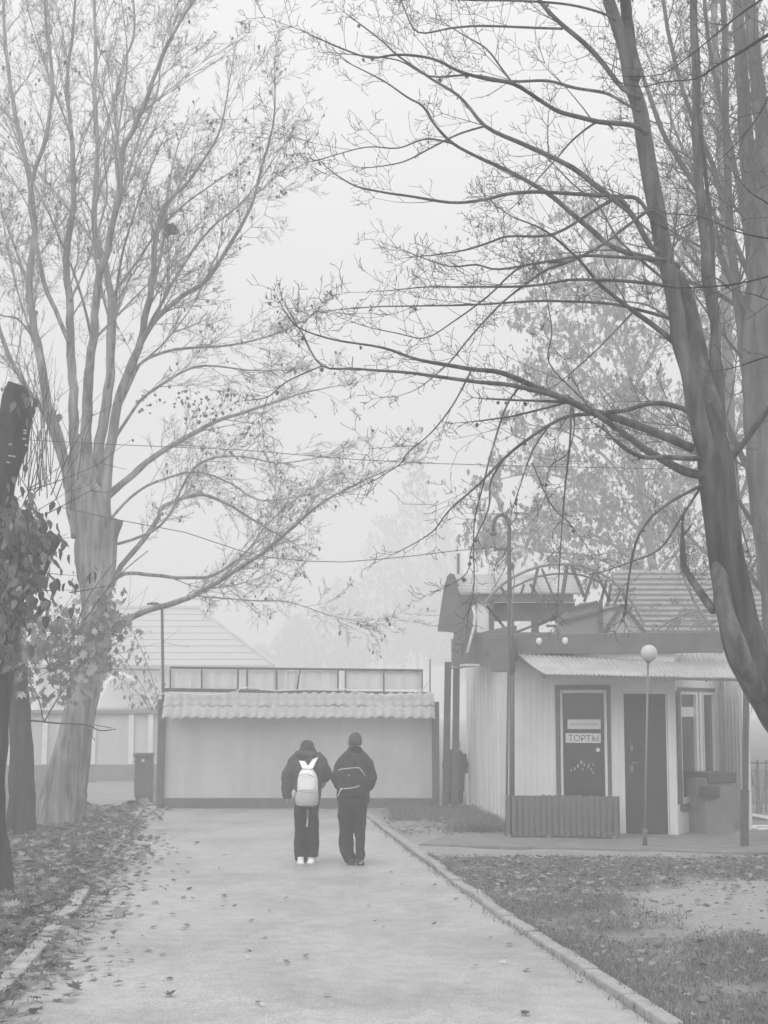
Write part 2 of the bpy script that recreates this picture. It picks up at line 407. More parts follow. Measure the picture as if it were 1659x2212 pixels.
def gen_right():
    while True:
        y = 9 + 11.8 * rnd.random(); x = kr(y) + .1 + rnd.random() * 5.6
        dens = .28 + .72 * max(0, min(1, (y - 15.2) / 2.5))
        dens *= 1 - .75 * worn_at(x, y)
        if rnd.random() < dens: return x, y
o = cover_leaves('leaf_litter', 8200, gen_left, .07, .14, .045)
cover_leaves('leaf_litter', 420, lambda: (lambda y: (kl(y) - .1 + rnd.gauss(0, .13), y))(rnd.uniform(17, 27)), .06, .12, .085, .3)
cover_leaves('leaf_litter', 900, gen_left, .12, .18, .07, .6)
cover_leaves('leaf_litter', 200, lambda: (lambda y: (kl(y) + abs(rnd.gauss(0, .55)), y))(rnd.uniform(11, 25)), .05, .1, .016, .2)
o = cover_leaves('leaf_litter', 5200, gen_right, .035, .09, .055)
def near_kiosk():
    return G(rnd.uniform(830, 1100), rnd.uniform(1752, 1812)).xy
cover_leaves('leaf_litter', 500, near_kiosk, .05, .1, .05)
# grass
def grass(cnt, gen, h0, h1, name='grass'):
    mb = MB()
    for _ in range(cnt):
        x, y = gen(); h = rnd.uniform(h0, h1); a = rnd.uniform(0, 6.28); w_ = rnd.uniform(.0025, .0055)
        lx, ly = rnd.gauss(0, .5) * h, rnd.gauss(0, .5) * h; dx, dy = math.cos(a) * w_, math.sin(a) * w_
        z = .035; n0 = len(mb.v)
        mb.v += [(x - dx, y - dy, z), (x + dx, y + dy, z), (x + dx * .7 + lx * .4, y + dy * .7 + ly * .4, z + h * .6), (x - dx * .7 + lx * .4, y - dy * .7 + ly * .4, z + h * .6), (x + lx, y + ly, z + h)]
        mb.f += [(n0, n0 + 1, n0 + 2, n0 + 3), (n0 + 3, n0 + 2, n0 + 4)]
    tag(mb.build(name, L_grass), kind='stuff')
def gg_right():
    while True:
        y = 8.8 + 12 * rnd.random() ** 1.25; x = kr(y) + .14 + rnd.random() * 5.4
        n_ = noise.noise(Vector((x * 1.1, y * 1.1, 9)))
        if rnd.random() < worn_at(x, y) * 1.15: continue
        if rnd.random() < .55 + n_: return x, y
def gg_left():
    y = 9 + 21 * rnd.random() ** 1.3; return kl(y) - .15 - abs(rnd.gauss(0, 1.8)), y
def gg_edge():
    y = 9 + 18 * rnd.random(); s = rnd.random() < .5
    return (kr(y) - abs(rnd.gauss(0, .05)) if s else kl(y) + abs(rnd.gauss(0, .09))), y + .3 * noise.noise(Vector((y * 3, 0, 0)))
layer(M_verge, 28, .75, 1.12, .35, .6)
grass(66000, gg_right, .02, .058); grass(14000, gg_left, .03, .07)
grass(9000, lambda: (lambda p: (p.x, p.y))(G(1085 + rnd.gauss(-45, 28), 1806 - abs(rnd.gauss(0, 14)))), .06, .22)
grass(7000, lambda: (lambda p: (p.x, p.y))(G(rnd.uniform(840, 1090), rnd.uniform(1750, 1778))), .05, .12)
def gg_kerb():
    y = 9 + 12 * rnd.random(); return kr(y) + .165 - abs(rnd.gauss(0, .03)) * (1 + 2.5 * max(0, noise.noise(Vector((y * 1.3, 0, 0))))), y
grass(2600, gg_kerb, .04, .1)
grass(1300, gg_edge, .02, .06)
# single leaves lying on the path
LP = [(140, 1852), (475, 1876), (411, 1921), (414, 1942), (620, 1941), (480, 1960), (505, 1957), (585, 1967), (795, 1958), (265, 1978), (348, 1980), (330, 2003), (400, 2000), (295, 2012), (312, 2025), (317, 2052), (328, 2051), (350, 2062), (536, 2053), (535, 2070), (620, 2081), (245, 2019), (540, 1990), (575, 2025), (660, 2068), (340, 1995), (220, 2004), (325, 1875), (365, 1847), (373, 1810), (425, 1820), (370, 1832), (300, 1868), (290, 1855), (265, 1950), (270, 1965), (245, 1932), (355, 1920), (75, 2186), (938, 1913), (845, 1886), (994, 1952), (940, 1993), (865, 1908), (1140, 2095), (1089, 2078), (1025, 2087), (1010, 2120), (1170, 2045), (1098, 2040), (830, 2000), (885, 2088), (780, 1914), (1060, 2025), (1255, 2118), (1130, 2190), (808, 1992), (1290, 2067), (710, 2150), (560, 2168), (565, 2172), (440, 1806), (1095, 1985), (985, 1945)]
shared = []
for k in range(6):
    mb = MB(); put_leaf(mb, Vector((0, 0, 0)), .075, rot_flat(rnd, .15), rnd); shared.append(mb.mesh('fallen_leaf', L_ground))
darkm = mat('wet_leaf', .04, .5, two=(.03, .06)); palem = mat('dry_leaf', .5, .7, two=(.42, .55)); midm = mat('brown_leaf', .17, .7)
dl = []
for m_ in (darkm, palem, midm):
    for k in range(3):
        mb = MB(); put_leaf(mb, Vector((0, 0, 0)), .085, rot_flat(rnd, .35), rnd); dl.append((mb.mesh('fallen_leaf', m_), m_))
def leaf_label(x, y, m_):
    tone = {'wet_leaf': 'dark curled', 'dry_leaf': 'pale dry', 'brown_leaf': 'mid grey'}[m_.name]
    row = 'behind the walkers' if y > 1870 else 'beside the walkers'
    row = 'in the far third of the path' if y < 1880 else 'just short of the walkers' if y < 1935 else 'in the middle stretch' if y < 1985 else 'in the nearer stretch' if y < 2045 else 'near the bottom of the photo'
    l, r = kl_px(y), kr_px(y); t = (x - l) / (r - l)
    col_ = 'hard by the left kerb' if t < .14 else 'left of centre' if t < .38 else 'in mid path' if t < .62 else 'right of centre' if t < .86 else 'hard by the right kerb'
    return tone, row, col_
def kl_px(y): return 300 - (y - 1752) * .735
def kr_px(y): return 840 + (y - 1800) * 1.43
for (x, y) in LP:
    p = G(x, y, .03); me, m_ = rnd.choice(dl); o = bpy.data.objects.new('fallen_leaf', me); COL.objects.link(o); o.location = p
    o.location.z = .038; o.rotation_euler = (rnd.uniform(-.25, .25), rnd.uniform(-.25, .25), rnd.uniform(0, 6.28)); s = rnd.uniform(.5, 1.0); o.scale = (s, s, s)
    tag(o, '%s leaf lying %s, %s' % leaf_label(x, y, m_), 'leaf', 'loose leaves lying on the path')
# ------------------------------------------------------------------ gate wall at the end of the path
gp = Plane(G(340, 1748), G(948, 1748)); gc = gp.pt(gp.L / 2, 0, 0)
gate = empty('gate_wall', gc, 'wide grey gate wall with scalloped tiles along its top, closing off the path', 'wall')
mb = MB(); gp.box(mb, 355, 1546, 935, 1726, -.08, 0); mb.build('panel', M_plaster, gate)
mb = MB(); gp.box(mb, 355, 1724, 935, 1750, -.1, .04); mb.build('plinth', M_trim, gate)
mb = MB(); gp.box(mb, 340, 1510, 356, 1752, -.12, .06); mb.build('post', M_trim, gate, bevel=.01)
mb = MB(); gp.box(mb, 933, 1516, 949, 1750, -.12, .06); mb.build('post', M_trim, gate, bevel=.01)
# each roof tile: a wavy piece; two courses
a0, zt = gp.sz(357, 1497); a1 = gp.sz(937, 1500)[0]; zb = gp.sz(640, 1546)[1]; NT = 28; tw = (a1 - a0) / NT
def tile_mesh(lenz, drop, fwd):
    m_ = MB(); k = 6
    for r in range(3):
        for i in range(k + 1):
            u = i / k * tw * 1.04; bump = .035 * (.5 - .5 * math.cos(2 * math.pi * min(1, i / k)))
            lift = .012 * r; t = r / 2
            m_.v.append((gp.u.x * u + gp.n.x * (fwd * t + bump * .5 + lift), gp.u.y * u + gp.n.y * (fwd * t + bump * .5 + lift), -drop * t + bump))
    for r in range(2):
        for i in range(k): a = r * (k + 1) + i; m_.f.append((a, a + k + 1, a + k + 2, a + 1))
    for i in range(k):   # turned-down front edge
        a = 2 * (k + 1) + i; m_.v.append((m_.v[a][0], m_.v[a][1], m_.v[a][2] - .03))
    m_.v.append((m_.v[3 * (k + 1) - 1][0], m_.v[3 * (k + 1) - 1][1], m_.v[3 * (k + 1) - 1][2] - .03))
    for i in range(k): a = 2 * (k + 1) + i; b = 3 * (k + 1) + i; m_.f.append((a, b, b + 1, a + 1))
    return m_.mesh('roof_tile', M_tile, True)
dz = (zt - zb) / 2; tm = tile_mesh(.3, dz, .22)
for r in range(2):
    for i in range(NT):
        p = gp.pt(a0 + i * tw, zt - r * dz - .02, -.02 + r * .2) - world(gate)
        p.z += rnd.uniform(-.012, .01); to_ = mesh_obj(tm, 'roof_tile', gate, p); to_.rotation_euler = (rnd.gauss(0, .03), rnd.gauss(0, .02), rnd.gauss(0, .015))
# steel frame standing on the gate
fr = empty('steel_frame', gp.pt(gp.L / 2, gp.sz(640, 1494)[1], -.06), 'long low steel frame with pale sheeting standing on top of the tiled gate wall', 'frame')
mb = MB(); gp.bar(mb, (366, 1442), (913, 1448), .045, -.1, -.05); mb.build('top_rail', M_steel, fr)
mb = MB(); gp.bar(mb, (355, 1490), (925, 1499), .07, -.115, -.045); mb.build('bottom_rail', M_steel, fr)
xs = [(367, 367), (435, 435), (514, 513), (533, 533), (597, 597), (648, 641), (730, 730), (746, 746), (829, 829), (912, 912)]
for xt, xb in xs:
    mb = MB(); gp.bar(mb, (xt, 1446), (xb, 1494), .03, -.095, -.055); mb.build('upright', M_steel, fr)
for (x0, x1) in [(369, 433), (437, 512), (535, 596), (599, 643), (650, 728), (748, 827), (831, 910)]:
    mb = MB(); c_ = 9
    for i in range(c_):
        xa = x0 + (x1 - x0) * i / c_; xb = x0 + (x1 - x0) * (i + 1) / c_
        ta, tb = -.12 + .02 * math.sin(i * 1.7 + x0), -.12 + .02 * math.sin((i + 1) * 1.7 + x0)
        q0, q1 = gp.sz(xa, 1449), gp.sz(xb, 1449); q2 = gp.sz(xb, 1489); q3 = gp.sz(xa, 1489)
        mb.quad(gp.pt(q3[0], q3[1], ta), gp.pt(q2[0], q2[1], tb), gp.pt(q1[0], q1[1], tb), gp.pt(q0[0], q0[1], ta))
    s_ = mb.build('sheet', M_pale, fr); sd = s_.modifiers.new('solid', 'SOLIDIFY'); sd.thickness = .004
def cable(pts, r, label, name='cable', m=M_wire, cat='cable'):
    mb = MB(); mb.tube(pts, [r] * len(pts), 6); o = mb.build(name, m, smooth=True); return tag(o, label, cat)
def sag(a, b, s, n_=24):
    return [a.lerp(b, i / n_) - Vector((0, 0, 4 * s * (i / n_) * (1 - i / n_))) for i in range(n_ + 1)]
dg_ = gp.A.y
cable([P(x, y, dg_ - .15) for x, y in [(340, 1499), (375, 1497), (440, 1502), (480, 1500), (510, 1494), (520, 1487), (545, 1485), (565, 1490), (600, 1492), (650, 1490), (700, 1490), (745, 1488), (770, 1495), (800, 1501), (850, 1503), (890, 1500), (915, 1488), (926, 1470)]], .014, 'pale loose cable lying along the foot of the steel frame on the gate', m=M_white)
mb = MB(); mb.bar(P(929, 1424, dg_ + .1), P(929, 1512, dg_ + .1), .025); tag(mb.build('rod', M_steel), 'thin upright rod at the right end of the tiled gate wall', 'rod')
# wooden/metal bin left of the gate
bp_ = Plane(G(289, 1738), G(328, 1738)); bin1 = empty('litter_bin', bp_.pt(bp_.L / 2, 0, 0), 'tall dark box bin with a small white label, left of the gate post', 'bin')
mb = MB(); bp_.box(mb, 290, 1634, 327, 1722, -.3, 0); mb.build('body', M_fascia, bin1, bevel=.01)
mb = MB(); bp_.box(mb, 288, 1627, 329, 1635, -.33, .03); mb.build('lid', M_trim, bin1, bevel=.01)
mb = MB(); bp_.box(mb, 306, 1640, 312, 1645, .002, .008); mb.build('label', M_white, bin1)
for x in (292, 321):
    mb = MB(); bp_.box(mb, x, 1722, x + 5, 1740, -.28, -.02); mb.build('leg', M_trim, bin1)
# ------------------------------------------------------------------ kiosk
F = Plane(G(1105, 1804), G(1465, 1812)); C_ = P(1562, 1700, 26.4); C_.z = 0; D_ = G(1610, 1797); E_ = G(1008, 1738)
R1 = Plane(F.B, C_); R2 = Plane(C_, D_); Lw = Plane(E_, F.A)
kc = F.pt(F.L / 2, 0, -2.5)
kiosk = empty('kiosk', kc, 'pale shop kiosk with dark fascia, glass door and angled side walls, right of the path', 'kiosk')
def kb(pl, name, m, *a, par=kiosk, bevel=0):
    mb = MB(); pl.box(mb, *a); return mb.build(name, m, par, bevel=bevel)
ZT = 2.95
def kslab(pl, name, m, a0, a1, z0, z1, t0, t1, par=kiosk):
    mb = MB(); pl.slab(mb, a0, a1, z0, z1, t0, t1); return mb.build(name, m, par)
sx = lambda pl, x: pl.sz(x, 1600)[0]
zF = lambda y: F.sz(1300, y)[1]
# front wall made of panels left between the openings
kslab(F, 'wall_panel', M_wall, 0, sx(F, 1201), 0, ZT, -.12, 0)
kslab(F, 'wall_panel', M_wall, sx(F, 1201), sx(F, 1320), zF(1479), ZT, -.12, 0)
kslab(F, 'wall_panel', M_wall, sx(F, 1320), sx(F, 1347), 0, ZT, -.12, 0)
kslab(F, 'wall_panel', M_wall, sx(F, 1347), sx(F, 1443), zF(1497), ZT, -.12, 0)
kslab(F, 'wall_panel', M_wall, sx(F, 1443), F.L, 0, ZT, -.12, 0)
kslab(F, 'wall_panel', M_wall, sx(F, 1201), sx(F, 1320), 0, zF(1726), -.12, -.002)
for x in range(1118, 1200, 13):      # shallow ribs of the front panels
    kslab(F, 'rib', M_wall, sx(F, x), sx(F, x) + .02, .02, ZT, 0, .006)
kslab(Lw, 'wall_panel', M_wall, 0, Lw.L - .005, 0, 3.0, -.12, 0)
for i in range(1, 13):
    kslab(Lw, 'rib', M_wall, Lw.L * i / 13, Lw.L * i / 13 + .05, .02, 2.98, 0, .012)
R1L = R1.L
# side wall with the big window: wall below, above and at the end
ar = lambda x: R1.sz(x, 1600)[0]
wx0, wx1 = ar(1468), ar(1555); zw0 = R1.sz(1467, 1738)[1]; zw1 = R1.sz(1467, 1493)[1]
kslab(R1, 'wall_panel', M_wall, .005, R1L, 0, zw0, -.12, 0)
kslab(R1, 'wall_panel', M_wall, .005, R1L, zw1, ZT, -.12, 0)
kslab(R1, 'wall_panel', M_wall, wx1, R1L, zw0, zw1, -.12, -.002)
kslab(R2, 'wall_panel', M_wall, 0, R2.L, 0, ZT, -.12, 0)
for i in range(1, 6):
    kslab(R2, 'rib', M_wall, R2.L * i / 6, R2.L * i / 6 + .09, .02, ZT - .02, 0, .02)
# roof slab
mb = MB(); poly = [F.A, F.B, C_, D_, D_ + Vector((.8, 5, 0)), D_ + Vector((.2, 9, 0)), E_ + Vector((1, 3, 0)), E_]
poly = [Vector((p.x, p.y, 0)) for p in poly]
mb.hexa([p + Vector((0, 0, ZT + .002)) for p in poly], [p + Vector((0, 0, ZT + .09)) for p in poly]); mb.build('roof', M_grey, kiosk)
mb = MB(); bk = Plane(D_ + Vector((.2, 9, 0)), E_ + Vector((1, 3, 0))); bk.slab(mb, 0, bk.L, 0, ZT, 0, .1); mb.build('wall_panel', M_wall, kiosk)
# glass shop door with trim
w1 = kb(F, 'shop_door', M_glass, 1216, 1497, 1307, 1722, -.075, -.05)
for a in [(1201, 1480, 1211, 1724), (1312, 1480, 1320, 1724), (1211, 1480, 1312, 1490)]:
    kb(F, 'door_trim', M_trim, *a, -.06, .02)
for a in [(1209, 1490, 1216, 1724), (1306, 1490, 1312, 1724), (1216, 1490, 1306, 1497)]:
    kb(F, 'door_frame', M_white, *a, -.07, .008)
s1 = kb(F, 'sign', M_white, 1225, 1554, 1297, 1575, -.048, -.044, par=w1)
s2 = kb(F, 'sign', M_white, 1221, 1584, 1297, 1605, -.048, -.044, par=w1); s1['label'] = 'upper white paper sign with faded print'; s2['label'] = 'white sign with dark letters ТОРТЫ'
def text(body, pl, x0, x1, yb, yt, m, t, parent, name='lettering'):
    cu = bpy.data.curves.new(name, 'FONT'); cu.body = body; cu.extrude = .0; cu.size = 1
    to = bpy.data.objects.new('tmp', cu); COL.objects.link(to); bpy.context.view_layer.update()
    me = bpy.data.meshes.new_from_object(to.evaluated_get(bpy.context.evaluated_depsgraph_get())); bpy.data.objects.remove(to)
    xs_ = [v.co.x for v in me.vertices]; ys_ = [v.co.y for v in me.vertices]; mnx, mxx, mny, mxy = min(xs_), max(xs_), min(ys_), max(ys_)
    a0, z0 = pl.sz(x0, yb); a1, z1 = pl.sz(x1, yt)
    pw = world(parent)
    for v in me.vertices:
        v.co = pl.pt(a0 + (a1 - a0) * (v.co.x - mnx) / (mxx - mnx), z0 + (z1 - z0) * (v.co.y - mny) / (mxy - mny), t) - pw
    me.materials.clear(); me.materials.append(m); o = bpy.data.objects.new(name, me); COL.objects.link(o); o.parent = parent; return o
M_ink = mat('sign_ink', .16, .8); M_faint = mat('faded_ink', .45, .8)
text('ТОРТЫ', F, 1227, 1292, 1601, 1588, M_ink, -.0425, w1)
mb = MB()   # the upper sign's print is too faded to read: short strokes in one line
x = 1231
while x < 1290:
    wv = rnd.uniform(1, 3); F.box(mb, x, 1562 + rnd.uniform(0, 1.5), x + wv, 1567, -.0435, -.042); x += wv + rnd.uniform(.8, 2)
mb.build('faded_print', M_faint, w1)
mb = MB(); a_, z_ = F.sz(1291, 1620); cpt = F.pt(a_, z_, -.045)
disc = [cpt + F.u * (.034 * math.cos(t * math.pi / 8)) + Vector((0, 0, .034 * math.sin(t * math.pi / 8))) for t in range(16)]
mb.hexa([p for p in disc], [p + F.n * .006 for p in disc]); mb.build('round_sticker', M_white, w1)
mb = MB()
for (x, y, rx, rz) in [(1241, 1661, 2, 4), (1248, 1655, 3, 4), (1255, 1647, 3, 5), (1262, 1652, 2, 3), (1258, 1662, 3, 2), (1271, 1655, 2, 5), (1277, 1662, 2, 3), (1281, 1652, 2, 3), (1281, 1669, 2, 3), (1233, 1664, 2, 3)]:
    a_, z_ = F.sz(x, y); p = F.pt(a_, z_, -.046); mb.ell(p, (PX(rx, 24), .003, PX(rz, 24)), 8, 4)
mb.build('painted_reflection', mat('reflection_tone', .35, .4), w1)  # light reflections on the door glass, put in as pale blobs
# plain dark door
d2 = kb(F, 'metal_door', M_door, 1349, 1499, 1441, 1804, -.09, -.03)
kb(F, 'door_frame', M_wall, 1347, 1497, 1349.5, 1806, -.1, .004); kb(F, 'door_frame', M_wall, 1440.5, 1497, 1443, 1806, -.1, .004)
kb(F, 'threshold', M_white, 1343, 1802, 1444, 1812, -.05, .06)
kb(F, 'lock_plate', M_grey, 1362, 1610, 1367, 1622, -.029, -.02, par=d2); kb(F, 'lock_plate', M_grey, 1362, 1653, 1367, 1668, -.029, -.02, par=d2)
kb(F, 'handle', M_grey, 1365, 1646, 1376, 1649, -.02, .01, par=d2)
kb(F, 'wall_edge_strip', M_white, 1337, 1590, 1340, 1806, .002, .012)
# side window in the angled wall
wn = kslab(R1, 'window', M_glass, wx0, wx1, zw0, zw1, -.06, -.04)
for nm, m, x0, x1, z0, z1, t1 in [('window_trim', M_trim, 1465.3, 1470, zw0 - .09, zw1 + .06, .02), ('window_trim', M_trim, 1470, 1530, zw0 - .12, zw0, .025), ('window_trim', M_trim, 1470, 1545, zw1, zw1 + .06, .02),
        ('window_frame', M_white, 1470, 1509, zw0, zw0 + .09, .01), ('window_frame', M_white, 1519, 1548, zw0, zw0 + .08, .01), ('window_frame', M_white, 1470, 1509, zw1 - .05, zw1, .01), ('window_frame', M_white, 1519, 1548, zw1 - .05, zw1, .01),
        ('window_frame', M_white, 1470, 1472.5, zw0 + .09, zw1 - .05, .01), ('window_frame', M_white, 1504, 1509, zw0 + .09, zw1 - .05, .01), ('window_frame', M_white, 1511, 1517, zw0 - .05, zw1, .015), ('window_trim', M_trim, 1509, 1511, zw0, zw1, .005),
        ('window_trim', M_trim, 1517, 1519, zw0, zw1, .005), ('window_frame', M_white, 1519, 1521, zw0 + .08, zw1 - .05, .01), ('window_frame', M_white, 1544, 1548, zw0 + .08, zw1 - .05, .01), ('window_frame', M_white, 1550, 1555, zw0, zw1, .015)]:
    kslab(R1, nm, m, ar(x0), ar(x1), z0, z1, -.05, t1)
a0, z0 = R1.sz(1473, 1549); a1, z1 = R1.sz(1504, 1527); kslab(R1, 'sign', M_white, a0, a1, z0, z1, -.039, -.034, par=wn)['label'] = 'white paper sign inside the side window'
# fascia, canopy
kb(F, 'fascia', M_fascia, 1046, 1368, 1562, 1412, -.06, .1, bevel=.01)
LF = Plane(G(972, 1752), G(1112, 1806))
kb(LF, 'fascia', M_fascia, 977, 1366, 1106, 1437, -.08, .02)
kb(F, 'corner_block', M_fascia, 1072, 1380, 1116, 1452, .11, .5, bevel=.01)
kb(LF, 'light_strip', M_white, 1010, 1436, 1040, 1440, .03, .3)
# corrugated canopy: a waved sloping sheet built from overlapping sheets
yt_ = F.A.y - .1; yb_ = F.A.y - 1.25
def can(u, v):
    xt = 1116 + (1598 - 1116) * u; xb = 1177 + (1614 - 1177) * u
    pt_ = P(xt, 1410 + 3 * u, yt_ - .3 * u); pb_ = P(xb, 1456 + 9 * u, yb_ - .3 * u); p = pt_.lerp(pb_, v)
    p.z += .011 * math.sin(u * 2 * math.pi * 46) - .05 * math.sin(math.pi * v) * .6; return p
NS = 6
for k in range(NS):
    mb = MB(); nu = 46; nv = 5
    for j in range(nv + 1):
        for i in range(nu + 1):
            p = can((k + i / nu * 1.01) / NS, j / nv); p.z += .004 * (k % 2); mb.v.append(tuple(p))
    for j in range(nv):
        for i in range(nu): a = j * (nu + 1) + i; mb.f.append((a, a + nu + 1, a + nu + 2, a + 1))
    o = mb.build('canopy_sheet', M_zinc, kiosk, smooth=True); s_ = o.modifiers.new('solid', 'SOLIDIFY'); s_.thickness = .006
mb = MB(); mb.bar(can(0, 1) - Vector((0, 0, .03)), can(1, 1) - Vector((0, 0, .03)), .04); mb.build('canopy_edge', M_trim, kiosk)
for i in range(6):
    u = i / 5; mb = MB(); mb.bar(can(u, .03) - Vector((0, 0, .05)), can(u, .97) - Vector((0, 0, .05)), .03); mb.build('canopy_bracket', M_trim, kiosk)
for x in (1178, 1184 + 32):
    a_, z_ = F.sz(1167 if x == 1178 else 1223, 1382 if x == 1178 else 1381); mb = MB(); mb.ell(F.pt(a_, z_ - .03, .12), (.05, .04, .06)); mb.build('bulb', M_white, kiosk, smooth=True)
# posts at the left end of the kiosk
def post(p0, p1, wpx, label, group=None, m=M_steel, name='post'):
    mb = MB(); w_ = PX(wpx, p0.y); mb.bar(p0, p1, w_); return tag(mb.build(name, m, bevel=.004), label, 'post', group)
e1 = G(962, 1750); e2 = G(983, 1752)
post(e1, P(968, 1430, e1.y), 14, 'left of the two dark posts standing at the back corner beside the gate')
post(e2, P(986, 1436, e2.y), 14, 'right of the two dark posts standing at the back corner beside the gate')
e3 = G(1103, 1814)
mb = MB(); mb.tube([e3 + Vector((-.07, 0, 0)), P(1098, 1450, e3.y)], [.018, .018], 8); tag(mb.build('drain_pipe', M_steel, smooth=True), 'thin dark pipe running up beside the curved lamp post at the kiosk corner', 'pipe')
# curved lamp post
lp = empty('street_lamp', e3, 'tall street lamp with a crook-shaped top standing at the left front corner of the kiosk', 'street lamp')
mb = MB(); mb.tube([e3 + Vector((.02, 0, 0)), P(1106, 1460, e3.y)], [.045, .04], 10); mb.build('lower_pole', M_steel, lp, True)
crook = [P(x, y, e3.y) for x, y in [(1106, 1460), (1103, 1380), (1101, 1290), (1100, 1200), (1100, 1140), (1098, 1125), (1092, 1116), (1084, 1112), (1076, 1114), (1069, 1122), (1066, 1134), (1066, 1148)]]
mb = MB(); mb.tube(crook, [.036] * 3 + [.032] * 9, 10); mb.build('pole', M_steel, lp, True)
mb = MB(); mb.ell(P(1066, 1153, e3.y), (.06, .06, .035)); mb.build('lamp_head', M_steel, lp, True)
mb = MB(); mb.bar(P(1066, 1187, e3.y), P(1098, 1187, e3.y), .05); mb.build('cross_arm', M_steel, lp)
mb = MB(); mb.ell(P(1107, 1224, e3.y - .05), (.03, .03, .07)); mb.build('insulator', M_steel, lp, True)
mb = MB(); mb.tube([P(x, y, e3.y - .1) for x, y in [(1106, 1230), (1112, 1250), (1106, 1300), (1105, 1360), (1104, 1385)]], [.01] * 5, 6); mb.build('wire', M_grey, lp, True)
for k, pts in enumerate([[(1072, 1186), (1060, 1150), (1046, 1180), (1052, 1215), (1078, 1222), (1096, 1200)], [(1090, 1190), (1084, 1215), (1066, 1235), (1062, 1225), (1085, 1206)], [(1098, 1200), (1090, 1230), (1074, 1258), (1062, 1276)]]):
    mb = MB(); mb.tube([P(x, y, e3.y + .05 * k) for x, y in pts], [.006] * len(pts), 5); mb.build('loose_wire', M_wire, lp, True)
# globe lamp
e4 = G(1393, 1836)
gl = empty('globe_lamp', e4, 'thin post lamp with a round white globe in front of the dark kiosk door', 'lamp')
mb = MB(); mb.tube([e4, P(1393, 1790, e4.y)], [.034, .034], 10); mb.build('sleeve', M_steel, gl, True)
mb = MB(); mb.tube([P(1393, 1790, e4.y), P(1400, 1428, e4.y)], [.017, .015], 8); mb.build('pole', M_grey, gl, True)
mb = MB(); mb.ell(P(1402, 1411, e4.y), (.122, .122, .122), 20, 12); mb.build('globe', mat('opal_glass', .55, .25, var=.04), gl, True)
mb = MB(); mb.tube([P(1400, 1432, e4.y), P(1401, 1424, e4.y)], [.03, .05], 10); mb.build('collar', M_grey, gl, True)
# right post
e5 = G(1608, 1836)
rp = empty('canopy_post', e5, 'dark square post holding the right end of the kiosk canopy, thicker below', 'post')
mb = MB(); mb.bar(e5, P(1609, 1706, e5.y), PX(15, e5.y)); mb.build('sleeve', M_steel, rp, bevel=.004)
mb = MB(); mb.bar(P(1610, 1706, e5.y), P(1612, 1466, e5.y), PX(11, e5.y)); mb.build('shaft', M_steel, rp)
# slatted planter in front
S = Plane(G(1092, 1817), G(1338, 1821)); pl_ = empty('planter_box', S.pt(S.L / 2, 0, -.25), 'low dark slatted wooden box standing below the shop door of the kiosk', 'planter')
nS = 19
zt_ = S.sz(1200, 1720)[1]
slm = MB(); sw = S.L / nS
slm.hexa([S.u * 0, S.u * (sw * .74), S.u * (sw * .74) - S.n * .022, -S.n * .022], [Vector((0, 0, zt_ - .08)), S.u * (sw * .74) + Vector((0, 0, zt_ - .08)), S.u * (sw * .74) - S.n * .022 + Vector((0, 0, zt_ - .08)), -S.n * .022 + Vector((0, 0, zt_ - .08))])
slat = slm.mesh('slat', M_slat)
for i in range(nS):
    mesh_obj(slat, 'slat', pl_, S.pt(i * sw + .01, .09 + rnd.uniform(-.008, .012), rnd.uniform(-.004, .004)) - world(pl_))
for a0 in (.0, S.L - .03):
    for i in range(4):
        kslab(S, 'side_slat', M_slat, a0, a0 + .025, .1, zt_ - .02, -.06 - i * .12 - .1, -.06 - i * .12, par=pl_)
kslab(S, 'back_board', M_slat, .03, S.L - .03, .1, zt_ - .03, -.56, -.53, par=pl_)
kslab(S, 'base_rail', M_steel, .02, S.L - .02, .02, .085, -.5, -.03, par=pl_)
for a0 in (.02, .62, S.L - .1): kslab(S, 'foot', M_grey, a0, a0 + .06, 0, .1, -.06, .015, par=pl_)
# wheelie bins at the right
B2 = Plane(G(1502, 1812), G(1589, 1808)); b2 = empty('waste_bin', B2.pt(B2.L / 2, 0, -.3), 'dark lidded waste bin standing against the kiosk under the side window', 'bin')
kb(B2, 'body', M_grey, 1527, 1680, 1587, 1804, -.55, -.02, par=b2, bevel=.012)
kb(B2, 'lid', M_plastic, 1529, 1668, 1590, 1692, -.57, .02, par=b2, bevel=.02)
kb(B2, 'hatch', M_plastic, 1519, 1698, 1551, 1723, -.12, .05, par=b2, bevel=.01)
kb(B2, 'base', M_plastic, 1525, 1803, 1585, 1811, -.5, .02, par=b2)
# bright litter behind the posts on the right
for (x, y, w_, wh) in [(1598, 1791, .1, 'smallest crumpled white scrap, left of the right canopy post'), (1622, 1794, .14, 'small crumpled white scrap just right of the right canopy post'), (1640, 1790, .22, 'largest crumpled white scrap beyond the right canopy post'), (1652, 1796, .15, 'crumpled white scrap nearest the right edge of the photo')]:
    mb = MB(); p = G(x, y); mb.ell(p + Vector((0, 0, .03)), (w_, .08, .035), 9, 5); o = mb.build('crumpled_sheet', M_white); crumple(o, .02, 8)
    tag(o, wh, 'litter', 'white scraps by the right post')
